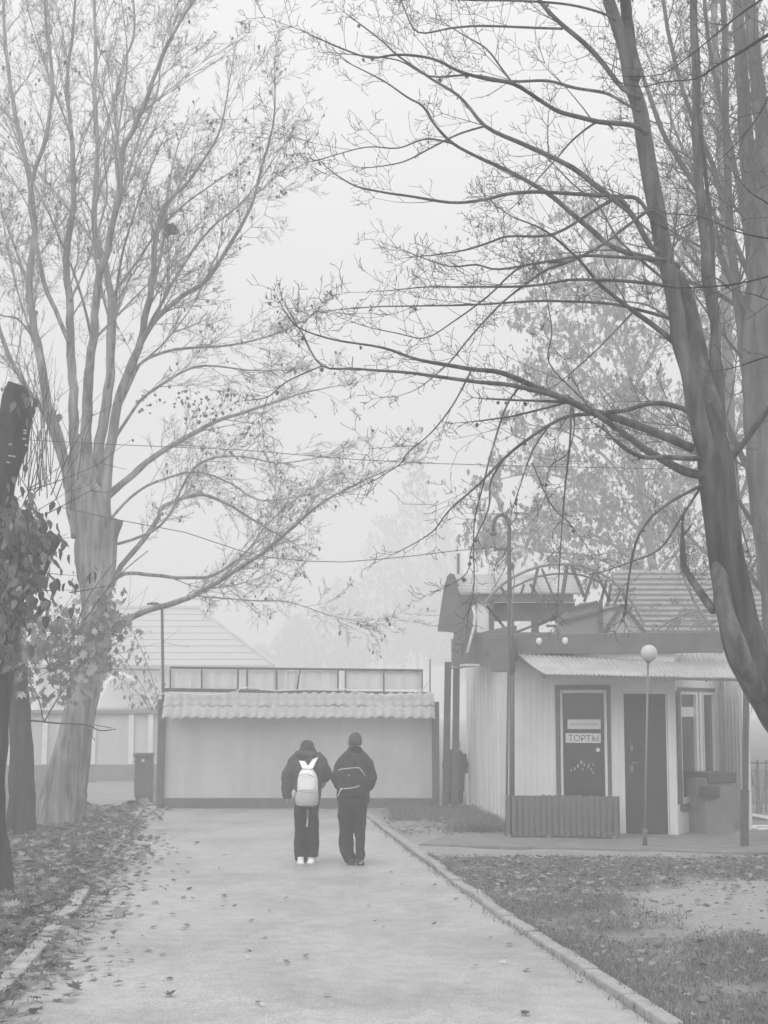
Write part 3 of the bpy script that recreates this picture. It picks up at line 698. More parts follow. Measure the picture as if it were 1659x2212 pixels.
# ------------------------------------------------------------------ roof-top structure over the back of the kiosk
DY = 27.5
top = empty('rooftop_pavilion', P(1085, 1400, DY), 'weathered rooftop pavilion with an arched sheet roof behind the kiosk fascia', 'structure')
mb = MB(); gpts = [(945, 1364), (951, 1318), (959, 1268), (966, 1245), (973, 1238), (981, 1241), (988, 1256), (994, 1276), (997, 1295), (997, 1440), (978, 1440), (980, 1366)]
mb.hexa([P(x, y, DY + .1 + (1000 - x) * .004) for x, y in gpts], [P(x, y, DY - .02 + (1000 - x) * .004) for x, y in gpts]); mb.build('gable_end', M_fascia, top)
mb = MB(); n_ = 8; arc = []
for i in range(n_ + 1):
    t = i / n_; arc.append((1239 + (1281 - 1239) * (1 - math.cos(t * math.pi / 2)) ** .9, DY + 1.6 - 1.7 * math.sin(t * math.pi / 2)))
for (x0, x1, nm) in [(975, 1060, 'roof_sheet'), (1060, 1150, 'roof_sheet'), (1150, 1238, 'roof_sheet')]:
    mb = MB()
    for i in range(n_):
        (ya, da), (yb2, db) = arc[i], arc[i + 1]
        o_ = 18 * (i / n_); o2 = 18 * ((i + 1) / n_)
        mb.quad(P(x0 + o_, ya, da), P(x0 + o2, yb2, db), P(x1 + o2, yb2 + 2, db), P(x1 + o_, ya + 2, da))
    o = mb.build(nm, M_zinc, top, smooth=True); s_ = o.modifiers.new('solid', 'SOLIDIFY'); s_.thickness = .02
T = Plane(P(990, 1500, DY), P(1250, 1500, DY))
def tb(name, m, *a, par=top): mb = MB(); T.box(mb, *a); return mb.build(name, m, par)
def tbar(name, m, p, q, w_, t0=-.03, t1=.03, par=top): mb = MB(); T.bar(mb, p, q, w_, t0, t1); return mb.build(name, m, par)
tb('eave_board', M_fascia, 995, 1284, 1238, 1300, -.1, .05)
tb('curtain', M_fascia, 997, 1300, 1030, 1440, -.05, .0)
tb('panel', M_pale, 1031, 1296, 1056, 1363, -.06, -.02)
tb('post', M_steel, 1056, 1298, 1067, 1368, -.05, .05)
tb('dark_panel', M_fascia, 1068, 1300, 1245, 1340, -.3, -.2)
tb('post', M_steel, 1098, 1338, 1112, 1370, -.25, -.15); tb('post', M_steel, 1150, 1338, 1166, 1370, -.25, -.15)
tb('low_wall', M_fascia, 997, 1366, 1205, 1380, -.3, .02)
tbar('rod', M_grey, (990, 1196), (990, 1240), .05)
mb = MB(); mb.tube([P(x, y, DY - .3) for x, y in [(1022, 1308), (1026, 1330), (1024, 1355), (1016, 1385), (1010, 1410)]], [.03] * 5, 6); mb.build('pale_hose', M_white, top, True)
# arched steel truss
tr = empty('arched_truss', P(1210, 1370, 25.8), 'rusty bowed steel truss with zigzag bars standing on the kiosk roof', 'truss')
T = Plane(P(1040, 1500, 25.8), P(1400, 1500, 25.8))
up_ = [(1046, 1304), (1062, 1284), (1085, 1263), (1110, 1246), (1140, 1232), (1165, 1224), (1195, 1219), (1225, 1219), (1255, 1222), (1285, 1232), (1315, 1248), (1345, 1275), (1372, 1310), (1392, 1352)]
lo_ = [(1060, 1300), (1085, 1283), (1110, 1268), (1140, 1254), (1165, 1245), (1195, 1240), (1225, 1239), (1255, 1242), (1280, 1250), (1303, 1262)]
mb = MB()
mb.tube([T.pt(*T.sz(*p), 0) for p in up_], [.026] * len(up_), 6); mb.build('upper_chord', M_grey, tr)
mb = MB(); mb.tube([T.pt(*T.sz(*p), 0) for p in lo_], [.018] * len(lo_), 6); mb.build('lower_chord', M_steel, tr)
for p, q, w_ in [((1162, 1226), (1148, 1290), .06), ((1170, 1228), (1200, 1300), .04), ((1225, 1222), (1210, 1320), .08), ((1235, 1222), (1262, 1290), .07), ((1282, 1236), (1262, 1300), .06), ((1290, 1240), (1318, 1300), .06), ((1132, 1262), (1124, 1288), .05), ((1080, 1266), (1130, 1340), .06), ((1145, 1262), (1205, 1345), .05), ((1050, 1308), (1082, 1345), .05), ((1050, 1308), (1100, 1368), .05), ((1340, 1275), (1322, 1318), .05), ((1345, 1280), (1360, 1322), .05), ((1310, 1252), (1298, 1300), .06), ((1205, 1330), (1110, 1368), .05), ((1160, 1352), (1210, 1330), .05), ((1320, 1260), (1312, 1310), .06), ((1365, 1310), (1352, 1340), .05), ((1180, 1352), (1205, 1352), .05)]:
    tbar('brace', M_steel, p, q, w_ * .8, -.02, .02, tr)
sh = empty('gabled_sign_frame', P(1295, 1368, 25.3), 'peaked grey sheet-metal signboard shape with dark frame bars on the kiosk roof', 'signboard')
T = Plane(P(1190, 1500, 25.3), P(1400, 1500, 25.3))
mb = MB(); T.poly(mb, [(1192, 1372), (1208, 1340), (1225, 1318), (1255, 1302), (1297, 1300), (1297, 1372)], -.04, 0); mb.build('sheet', M_board, sh)
nsl = 6
for i in range(nsl):
    xa, xb = 1298 + i * 16, 1298 + (i + 1) * 16 - 1; f_ = lambda x: 1312 - (x - 1298) * .1 if x < 1345 else 1308 + (x - 1345) * 1.25
    mb = MB(); T.poly(mb, [(xa, 1370), (xa, f_(xa)), (xb, f_(xb)), (xb, 1370)], -.04 + .01 * (i % 2), .01 * (i % 2)); mb.build('sheet_strip', M_zinc, sh)
for p, q, w_ in [((1297, 1296), (1297, 1374), .06), ((1297, 1372), (1400, 1374), .05), ((1302, 1368), (1344, 1306), .05), ((1200, 1345), (1345, 1308), .035), ((1345, 1306), (1394, 1368), .05), ((1225, 1318), (1290, 1300), .04)]:
    tbar('bar', M_steel, p, q, w_, .02, .06, sh)
# ------------------------------------------------------------------ long ribbed roof behind the kiosk
rb = empty('pavilion', P(1480, 1690, 41) * 1, 'low pavilion with a broad striped roof, half hidden behind the kiosk', 'building')
NC = 17
for i in range(NC):
    t0, t1 = i / NC, (i + 1) / NC
    ya, yb2 = 1232 + (1424 - 1232) * t0, 1232 + (1424 - 1232) * t1 ; da, db = 45 - 5 * t0, 45 - 5 * t1
    xl0, xl1 = 1330 - 60 * t0, 1330 - 60 * t1
    a, b, c, d = P(xl1, yb2, db), P(1760, yb2, db), P(1760, ya, da), P(xl0, ya, da)
    off = Vector((0, -.05, .05))
    mb = MB(); mb.hexa([a, b, c, d], [a + off * 1.6, b + off * 1.6, c + off * .3, d + off * .3]); mb.build('roof_course', M_board, rb)
a, b = P(1280, 1600, 41), P(1550, 1600, 41); RP = Plane(a, b); mb = MB(); RP.slab(mb, 0, RP.L, 0, P(1500, 1424, 41).z - .1, -.2, 0); mb.build('wall', M_plaster, rb)
# fence at the right edge
fp = Plane(G(1612, 1758), G(1720, 1758)); fe = empty('metal_fence', fp.pt(1, 0, 0), 'thin pale metal fence with slanting bars at the far right edge', 'fence')
T = fp
for x in (1614, 1636, 1655, 1690, 1719): tbar('upright', M_grey, (x, 1642), (x, 1760), .03, par=fe)
for y in (1648, 1665): tbar('rail', M_grey, (1612, y), (1720, y), .025, par=fe)
for a, b in [((1636, 1650), (1622, 1700)), ((1637, 1650), (1641, 1756)), ((1655, 1665), (1643, 1756)), ((1655, 1668), (1668, 1756)), ((1616, 1650), (1634, 1720))]: tbar('brace', M_grey, a, b, .025, .02, .04, par=fe)
mb = MB(); a = G(1618, 1768); mb.hexa([a, G(1665, 1778), G(1665, 1770), G(1622, 1764)], [q + Vector((0, 0, .06)) for q in (a, G(1665, 1778), G(1665, 1770), G(1622, 1764))]); tag(mb.build('plank', M_white), 'white plank lying on the ground at the far right edge', 'plank')
mb = MB(); mb.box((G(1655, 1815).x, 23.0, 0), (G(1690, 1815).x, 23.6, .95)); tag(mb.build('cabinet', M_plastic, bevel=.02), 'dark cabinet cut by the right edge of the photo', 'cabinet')
# ------------------------------------------------------------------ pale wall with pilasters and house on the left
wp = Plane(G(-120, 1694), G(350, 1692)); wl = empty('boundary_wall', wp.pt(wp.L / 2, 0, 0), 'foggy grey wall with pale pilasters behind the trees on the left', 'wall')
mb = MB(); wp.box(mb, -120, 1540, 350, 1693, -.2, 0); mb.build('wall_face', M_plaster, wl)
mb = MB(); wp.box(mb, -120, 1652, 350, 1694, 0, .06); mb.build('plinth', M_board, wl)
mb = MB(); wp.box(mb, -120, 1534, 350, 1541, -.3, .12); mb.build('coping', M_board, wl)
for x in (-60, 20, 92, 145, 196, 278, 320): mb = MB(); wp.box(mb, x, 1541, x + 11, 1651, 0, .08); mb.build('pilaster', M_white, wl)
hs = empty('house', P(330, 1600, 100), 'fog-dimmed house with a broad hipped roof behind the left end of the gate wall', 'house')
ed, rd, bd = 100, 107, 115
e0, e1_, r0, r1 = P(60, 1440, ed), P(592, 1440, ed), P(190, 1315, rd), P(428, 1315, rd)
b0, b1 = Vector((e0.x, bd, e0.z)), Vector((e1_.x, bd, e1_.z)); NR = 9
for i in range(NR):
    t0, t1 = i / NR, (i + 1) / NR
    a, b, c, d = e0.lerp(r0, t0), e1_.lerp(r1, t0), e1_.lerp(r1, t1), e0.lerp(r0, t1); o_ = Vector((0, -.06, .06))
    mb = MB(); mb.hexa([a, b, c, d], [a + o_, b + o_, c + o_ * .2, d + o_ * .2]); mb.build('roof_course', M_siding, hs)
mb = MB(); mb.quad(e1_, b1, r1); mb.quad(b1, b0, r0, r1); mb.quad(b0, e0, r0); mb.build('roof', M_siding, hs)
for a, b in ((e1_, r1), (e0, r0), (r0, r1)): mb = MB(); o_ = Vector((0, -.1, .1)); mb.bar(a + o_, b + o_, .2); mb.build('ridge_cap', M_zinc, hs)
mb = MB(); mb.bar(e0, e1_, .22); mb.build('gutter', M_board, hs)
mb = MB(); mb.box((e0.x + .6, ed + .6, 0), (e1_.x - .6, bd - .6, e0.z)); mb.build('wall', M_plaster, hs)
# lean-to with pale round-topped cover
mb = MB(); prof = [(205, 1537), (212, 1505), (225, 1475), (245, 1455), (262, 1450), (285, 1460), (308, 1485), (330, 1518), (342, 1537)]
mb.hexa([P(x, y, 44.5) for x, y in prof], [P(x, y, 42.2) for x, y in prof]); tag(mb.build('garden_cover', M_pale, bevel=.1), 'pale round-topped cover rising above the pilastered wall on the left', 'cover')
# small lamp pole left of the gate
e6 = G(350, 1744); lp2 = empty('street_lamp', e6, 'slim street lamp with a short arm rising behind the left gate post', 'street lamp')
e6b = Vector((e6.x, e6.y + .35, 0)); mb = MB(); mb.tube([e6b, P(350, 1306, e6b.y)], [.035, .03], 8); mb.build('pole', M_steel, lp2, True)
mb = MB(); mb.tube([P(350, 1308, e6b.y), P(338, 1302, e6b.y), P(318, 1306, e6b.y)], [.015, .015, .015], 6); mb.build('arm', M_steel, lp2, True)
mb = MB(); mb.ell(P(330, 1304, e6b.y), (.12, .05, .03)); mb.build('lamp_head', M_steel, lp2, True)
# overhead wires
cable(sag(P(60, 935, 25), P(1096, 1185, e3.y), 1.55)[0:1] + [P(x, y, 24) for x, y in [(130, 1095), (240, 1120), (400, 1150), (520, 1190), (580, 1204), (660, 1212), (740, 1214), (820, 1208), (900, 1200), (980, 1190), (1072, 1182)]], .0065, 'sagging overhead cable running to the crook-topped street lamp', 'overhead_wire')
cable([P(x, y, 24) for x, y in [(-40, 945), (240, 960), (520, 972), (760, 992), (900, 1000), (1100, 1006), (1400, 1012), (1700, 1015)]], .006, 'upper thin overhead wire crossing the whole sky gap', 'overhead_wire')
cable([P(x, y, 46) for x, y in [(60, 1443), (200, 1446), (345, 1447)]], .02, 'faint wire between the left tree and the lamp pole', 'overhead_wire')
# ------------------------------------------------------------------ trees
def cat(pts, rad, sub=4):
    """Catmull-Rom through points and radii"""
    out, rr = [], []; n_ = len(pts)
    for i in range(n_ - 1):
        p0 = pts[max(0, i - 1)]; p1 = pts[i]; p2 = pts[i + 1]; p3 = pts[min(n_ - 1, i + 2)]
        for k in range(sub):
            t = k / sub; t2 = t * t; t3 = t2 * t
            out.append(.5 * ((2 * p1) + (p2 - p0) * t + (2 * p0 - 5 * p1 + 4 * p2 - p3) * t2 + (3 * p1 - p0 - 3 * p2 + p3) * t3)); rr.append(rad[i] + (rad[i + 1] - rad[i]) * t)
    out.append(pts[-1]); rr.append(rad[-1]); return out, rr
class Tree:
    def __init__(s, name, base, label, cat_, bark, twigm, seed, leafm=None, group=None):
        s.root = empty(name, base, label, cat_, group); s.r = random.Random(seed); s.bark = bark; s.twigm = twigm
        s.tw = MB(); s.lf = MB(); s.leafm = leafm; s.paths = []
    def draw(s, px, wpx, d0, d1=None, name='branch', k=None, wob=.25, rough=.04, keep=True):
        """a limb drawn through photo pixels, running from depth d0 to d1"""
        d1 = d0 if d1 is None else d1; n_ = len(px)
        if not hasattr(wpx, '__len__'): wpx = [wpx, max(1.2, wpx * .3)]
        L = [0]
        for a, b in zip(px, px[1:]): L.append(L[-1] + math.hypot(a[0] - b[0], a[1] - b[1]))
        ph = s.r.uniform(0, 6.28); pts, rad = [], []
        for i, (x, y) in enumerate(px):
            t = L[i] / L[-1]; d = d0 + (d1 - d0) * t + wob * math.sin(ph + t * 4) * min(1, t * 4)
            f_ = t * (len(wpx) - 1); j = min(int(f_), len(wpx) - 2); w_ = wpx[j] + (wpx[j + 1] - wpx[j]) * (f_ - j)
            pts.append(P(x, y, d)); rad.append(PX(w_, d) / 2)
        pts, rad = cat(pts, rad, 4 if rad[0] < .08 else 7)
        if rad[0] > .012:
            j = rough if rad[0] < .08 else rough * .4
            pts = [p + noise.noise_vector(p * 3.1) * min(.03, rad[i] * .5) for i, p in enumerate(pts)]
            rad = [q * (1 + 2.2 * j * noise.noise(pts[i] * 6)) for i, q in enumerate(rad)]
        mb = MB(); kk = k or (18 if rad[0] > .12 else 10 if rad[0] > .04 else 6)
        mb.tube(pts, rad, kk)
        if rad[0] > .09:      # bark relief
            for i, v in enumerate(mb.v):
                p = Vector(v); q = Vector((p.x * 14, p.y * 14, p.z * 3)); j = i // kk
                if j < len(pts): n_ = (p - pts[j]); p = p + n_ * (.07 * noise.noise(q) + .05 * noise.noise(q * .3)); mb.v[i] = tuple(p)
        mb.build(name, s.bark, s.root, True)
        s.paths.append((pts, rad)); return pts, rad
    minr = .0026
    def grow(s, p, d, L, r, lvl, up=.0, kids=4, ang=(35, 65), ratio=.5, leaf=0, seg=4, spurs=0, pn=None):
        """a shoot with opposite pairs of side shoots, mostly in one tilting plane"""
        R = s.r; pts = [p.copy()]; d = d.normalized(); dirs = [d]; bend = Vector((R.gauss(0, .05), R.gauss(0, .05), R.gauss(0, .04) + up))
        for i in range(seg):
            d = (d + bend + Vector((R.gauss(0, .035), R.gauss(0, .035), R.gauss(0, .03)))).normalized()
            pts.append(pts[-1] + d * (L / seg)); dirs.append(d)
        s.tw.tube(pts, [max(s.minr * .8, r * (1 - .75 * i / seg)) for i in range(seg + 1)], 3 if r < .012 else 5, cap=False)
        if lvl > 0:
            if pn is None: pn = Vector((R.gauss(0, 1), R.gauss(0, 1), R.gauss(0, .6)))
            nodes = max(1, kids // 2)
            for i in range(nodes):
                t = (i + R.uniform(.55, 1.0)) / nodes * seg; j = min(int(t), seg - 1); q = pts[j].lerp(pts[j + 1], t - j); dd = dirs[j]
                base = dd.cross(pn)
                if base.length < .05: base = dd.cross(Vector((1, .3, .2)))
                base.normalize(); base = (base + dd.cross(base) * R.gauss(0, .45)).normalized()
                for sgn in (-1, 1):
                    if R.random() < .2: continue
                    a = math.radians(R.uniform(*ang)); nd = dd * math.cos(a) + base * (math.sin(a) * sgn)
                    s.grow(q, nd, L * ratio * R.uniform(.5, 1.2) * (1.1 - .35 * i / nodes), r * .62, lvl - 1, up, kids, ang, ratio, leaf, 3, spurs, pn + Vector((R.gauss(0, .3), R.gauss(0, .3), R.gauss(0, .3))))
        if spurs and lvl == 0 and R.random() < .6:
            q = pts[-1]; nd = dirs[-1] + Vector((R.gauss(0, .5), R.gauss(0, .5), R.gauss(.2, .4)))
            s.tw.tube([q, q + nd.normalized() * R.uniform(.03, .06)], [.0024, .0024], 3, cap=False)
        if leaf and lvl == 0 and R.random() < leaf:
            put_leaf(s.lf, pts[-1], s.leafsize * R.uniform(.6, 1.15), rot_hang(R), R, s.leafshape)
    leafsize = .07; leafshape = staticmethod(oval)
    def dress(s, step, L, lvl=2, up=.08, kids=4, ang=(35, 65), ratio=.5, leaf=0, t0=.15, spurs=0, paths=None, bias=None, upside=0.0, rr=.35, taper=.45):
        """side shoots along the drawn limbs"""
        for pts, rad in (paths if paths is not None else s.paths):
            cum = [0]
            for a, b in zip(pts, pts[1:]): cum.append(cum[-1] + (b - a).length)
            T_ = cum[-1]; x = T_ * t0 + s.r.random() * step; j = 0
            while x < T_:
                while j < len(cum) - 2 and cum[j + 1] < x: j += 1
                t = (x - cum[j]) / max(1e-6, cum[j + 1] - cum[j]); q = pts[j].lerp(pts[j + 1], t); d = (pts[j + 1] - pts[j]).normalized()
                pr = d.cross(Vector((s.r.gauss(0, 1), s.r.gauss(0, 1), s.r.gauss(0, 1)))).normalized()
                if upside and pr.z < 0 and s.r.random() < upside: pr = -pr
                a = math.radians(s.r.uniform(*ang)); nd = d * math.cos(a) + pr * math.sin(a)
                if bias: nd = (nd + bias).normalized()
                fall = 1 - taper * x / T_; LL = L * s.r.uniform(.45, 1.15) * fall
                s.grow(q, nd, LL, max(s.minr * 1.25, min(rad[j] * rr, LL * .014)), lvl, up, kids, ang, ratio, leaf, 5, spurs)
                x += step * s.r.uniform(.5, 1.5)
            # the tip goes on as a fine shoot
            if rad[-1] < .03: s.grow(pts[-1], (pts[-1] - pts[-2]), L * .4, max(rad[-1], .003), lvl, up, kids, ang, ratio, leaf, 4, spurs)
    def done(s):
        if s.tw.v: tag(s.tw.build('twigs', s.twigm, s.root), kind='stuff')
        if s.lf.v: tag(s.lf.build('leaves', s.leafm, s.root), kind='stuff')
# ---- the leaning near tree on the right
A = Tree('bare_tree', G(1720, 1815), 'leaning dark bare tree, right, twin stems and long limbs arching over the path', 'tree', M_bark_dark, M_twig, 5)
D0 = 12.4
A.root.location = P(1800, 1700, D0) * 1; A.root.location.z = 0
b0 = A.root.location
mb_pts = [Vector((b0.x + .05, b0.y, -.1)), Vector((b0.x + .02, b0.y, .5)), P(1745, 1650, D0), P(1675, 1515, D0), P(1618, 1420, D0), P(1590, 1310, D0), P(1565, 1180, D0), P(1553, 1080, D0), P(1547, 1000, D0), P(1541, 930, D0), P(1532, 870, D0)]
mw = [150, 118, 104, 98, 92, 82, 76, 78, 78, 50, 16]
pp, rr_ = cat(mb_pts, [PX(w_, D0) / 2 for w_ in mw], 8); mb = MB(); mb.tube(pp, rr_, 24)
for i, v in enumerate(mb.v):
    p = Vector(v); j = i // 24
    if j < len(pp): n_ = p - pp[j]; a = math.atan2(n_.y, n_.x); p += n_ * (.08 * noise.noise(Vector((p.x * 9, p.y * 9, p.z * 2))) - (.22 if abs(((a + 1.35 + 3.14) % 6.28) - 3.14) < .2 else 0)); mb.v[i] = tuple(p)
mb.build('trunk', mat('mid_bark', .06, .9, two=(.035, .1), scale=7, bump=.9, bscale=24, stretch=(1, 1, .25)), A.root, True)
layer(MATS['mid_bark'], 13, .5, 1.2, .36, .62, (1, 1, .1))
A.bark = M_bark; A.twigm = mat('mid_twig', .1, .9)
A.draw([(1640, 1500), (1596, 1410), (1565, 1300), (1550, 1180), (1538, 1080)], [40, 46, 40, 34, 30], D0 - .1, name='stem'); A.paths.pop()
A.draw([(1548, 1040), (1530, 970), (1500, 870), (1470, 740), (1450, 620), (1425, 480), (1395, 320), (1365, 170), (1328, 40), (1300, -60)], [46, 42, 38, 36, 38, 41, 38, 33, 29, 25], D0, D0 - .1, 'stem')
A.draw([(1552, 1020), (1548, 930), (1525, 820), (1498, 720), (1478, 640), (1462, 590)], [40, 40, 38, 36, 26], D0 + .15, D0 + .12, 'stem')
A.draw([(1375, 170), (1362, 100), (1352, 40), (1345, -40)], [26, 26, 24], D0 + .1, D0 + .3, 'stem')
A.draw([(1556, 1010), (1552, 900), (1545, 780), (1542, 700), (1528, 600), (1517, 480), (1510, 380), (1503, 280), (1505, 160), (1500, 60), (1496, -40)], [28, 25, 23, 21, 21, 19, 16], D0 + .3, D0 + .9, 'stem')
A.draw([(1556, 960), (1560, 840), (1552, 760), (1545, 660), (1540, 560), (1530, 440), (1520, 330)], [16, 14, 12, 8], D0 + .4, D0 + 1, 'stem')
stems = len(A.paths)
far_ = [ # upper limbs
 ([(1370, 272), (1294, 262), (1219, 245), (1174, 222), (1109, 182), (1049, 170), (994, 155), (934, 127), (860, 118), (800, 125), (740, 105), (672, 76)], [13, 9, 6, 3]),
 ([(1404, 530), (1369, 465), (1324, 430), (1269, 385), (1204, 345), (1129, 310), (1049, 272), (989, 205), (924, 165), (859, 120), (829, 92), (775, 50)], [14, 13, 10, 6, 3]),
 ([(1419, 565), (1329, 535), (1259, 480), (1179, 415), (1099, 370), (1039, 342), (979, 310), (939, 270), (914, 230), (879, 210), (829, 175), (760, 140)], [15, 13, 10, 6, 3]),
 ([(1412, 475), (1379, 430), (1334, 425), (1269, 420), (1179, 415), (1099, 418), (1044, 432), (969, 437), (879, 422), (829, 415), (770, 403), (722, 375)], [10, 9, 8, 6, 3]),
 ([(1440, 562), (1349, 557), (1269, 552), (1179, 565), (1079, 582), (1029, 572), (969, 575), (894, 550)], [9, 7, 5, 2.5]),
 ([(1434, 617), (1379, 610), (1299, 605), (1229, 605), (1139, 618), (999, 620), (924, 620), (840, 628)], [9, 7, 5, 2]),
 ([(1450, 690), (1374, 667), (1304, 655), (1179, 650), (1079, 655), (969, 660), (829, 662), (740, 668)], [8, 6, 4, 2]),
 ([(1352, 225), (1309, 202), (1239, 190), (1179, 175), (1099, 175), (1019, 162), (929, 165), (859, 130), (760, 118)], [8, 7, 5, 2]),
 ([(1350, 195), (1309, 145), (1264, 95), (1214, 55), (1179, 20), (1150, -20)], [12, 11, 9]),
 ([(1214, 62), (1154, 60), (1044, 56), (979, 60), (904, 70), (874, 20), (860, -20)], [6, 5, 2.5]),
 ([(1300, 28), (1229, 10), (1129, 2), (1000, 0), (880, -12)], [6, 5, 2]),
 ([(1405, 455), (1359, 485), (1299, 530), (1229, 565), (1169, 590), (1089, 650), (1019, 725), (974, 780), (929, 820)], [8, 7, 5, 3]),
 ([(1330, 430), (1269, 465), (1209, 500), (1169, 510), (1099, 510), (1054, 525), (1004, 540), (930, 552)], [8, 6, 3]),
 ([(1229, 565), (1129, 575), (1054, 640), (979, 695), (919, 730), (859, 720), (800, 708)], [5, 5, 3, 2]),
 ([(1430, 600), (1340, 520), (1290, 440), (1240, 400), (1200, 360)], [7, 5, 3]),
 ([(1450, 735), (1395, 690), (1300, 620), (1250, 560), (1180, 500), (1110, 470)], [14, 10, 6, 3]),
 ([(1294, 262), (1240, 300), (1200, 345), (1150, 400), (1115, 440)], [6, 4, 2]),
 ([(1109, 182), (1085, 150), (1050, 105), (1000, 75), (960, 50)], [5, 4, 2]),
 ([(1049, 272), (990, 290), (930, 320), (870, 350), (800, 362)], [5, 4, 2]),
 ([(979, 310), (920, 300), (860, 320), (790, 318), (690, 345)], [5, 3, 2]),
]
low_ = [
 ([(1500, 968), (1430, 940), (1361, 914), (1283, 891), (1218, 862), (1166, 839), (1088, 807), (1011, 797), (907, 777), (829, 752), (726, 735), (648, 709), (620, 680)], [20, 17, 13, 9, 5, 3], -1.2),
 ([(1283, 893), (1205, 857), (1101, 832), (1011, 823), (894, 807), (777, 797), (696, 790), (654, 722), (640, 700)], [13, 10, 8, 5, 3], -1.4),
 ([(696, 790), (622, 823), (583, 855), (560, 862)], [4, 2.5], -1.8),
 ([(1526, 915), (1471, 881), (1412, 871), (1348, 888), (1283, 894), (1231, 900), (1186, 920), (1134, 952), (1088, 991), (1037, 1043), (972, 1101), (933, 1150), (868, 1189)], [13, 11, 9, 7, 4, 2], -1.0),
 ([(1520, 1028), (1477, 1018), (1419, 985), (1361, 946), (1296, 900), (1283, 892)], [22, 18, 14, 11], -.6),
 ([(1520, 992), (1445, 988), (1399, 988), (1366, 978), (1341, 962)], [13, 11, 9], -.8),
 ([(1234, 875), (1231, 959), (1221, 1050), (1212, 1166), (1205, 1289)], [6, 4.5, 3.5, 3], -1.3),
 ([(1134, 823), (1095, 875), (1063, 972), (1043, 1050), (1024, 1134), (1024, 1263), (1014, 1315)], [5, 4, 3, 2.5], -1.5),
 ([(1017, 803), (978, 875), (933, 933), (881, 978), (862, 1004), (810, 1037)], [4.5, 3, 2], -1.6),
 ([(1520, 1048), (1451, 1082), (1399, 1127), (1367, 1192), (1351, 1315)], [8, 6, 5, 4], -.6),
 ([(1512, 1055), (1470, 1120), (1425, 1186), (1360, 1215), (1296, 1237)], [6, 4, 2], -.4),
 ([(1220, 868), (1134, 865), (1063, 862)], [7, 4], -1.2),
 ([(1222, 870), (1153, 888), (1101, 900), (1030, 910)], [6, 5, 3], -1.1),
 ([(1283, 888), (1251, 855), (1186, 784), (1192, 713), (1176, 615)], [4, 3, 2], -1.2),
 ([(1374, 667), (1300, 745), (1240, 800), (1205, 829)], [5, 3.5, 2.5], -.4),
 ([(1545, 1320), (1500, 1262), (1475, 1222), (1474, 1180)], [20, 16, 12], .3),
 ([(1238, 880), (1240, 930), (1225, 980), (1190, 1005), (1180, 1040)], [4, 3, 2], -1.2),
 ([(1186, 920), (1150, 975), (1120, 1060), (1110, 1090)], [4, 3, 2], -1.2),
 ([(1088, 991), (1060, 1040), (1055, 1100), (1020, 1180), (1010, 1235), (975, 1262)], [5, 3, 2], -1.2),
 ([(1150, 1000), (1190, 1090), (1230, 1130), (1260, 1170)], [3, 2], -.8),
]
for px, w_ in far_: A.draw(([(px[0][0] + 30, px[0][1] + 16)] if px[0][0] > 1290 else []) + px, w_, D0 - .05, D0 + A.r.uniform(-1.6, 1.2), wob=.2)
nf = len(A.paths)
for px, w_, dd in low_: A.draw(px, w_, D0 - .05 if px[0][0] > 1440 else D0 + dd * .75, D0 + dd, wob=.08)
A.draw([(1546, 1020), (1600, 965), (1660, 885), (1720, 800)], [17, 13, 10], D0, D0 + .3); A.draw([(1565, 1060), (1595, 1120), (1620, 1200)], [6, 3], D0, D0)
A.minr = .0022
A.dress(.7, .95, 3, up=.05, kids=4, ang=(25, 52), ratio=.5, spurs=1, paths=A.paths[stems:nf], t0=.15, upside=.35)
A.dress(.42, .34, 1, up=.07, kids=4, ang=(30, 58), ratio=.5, spurs=1, paths=A.paths[stems:nf], t0=.2, upside=.4)
A.dress(.5, .6, 2, up=.05, kids=4, ang=(28, 55), ratio=.5, spurs=1, paths=A.paths[nf:], t0=.25, upside=.2)
A.dress(.24, .24, 1, up=.06, kids=4, ang=(30, 60), ratio=.5, spurs=1, paths=A.paths[nf:], t0=.3, upside=.3)
A.dress(.55, 1.0, 3, up=.05, kids=4, ang=(30, 58), ratio=.5, spurs=1, paths=A.paths[:stems], t0=.35)
A.leafm = L_thin
for _ in range(70):
    pts, rad = A.r.choice(A.paths[stems:]); q = A.r.choice(pts[len(pts) // 2:]); put_leaf(A.lf, q + Vector((0, 0, -.02)), A.r.uniform(.03, .055), rot_hang(A.r), A.r, maple)
A.done()
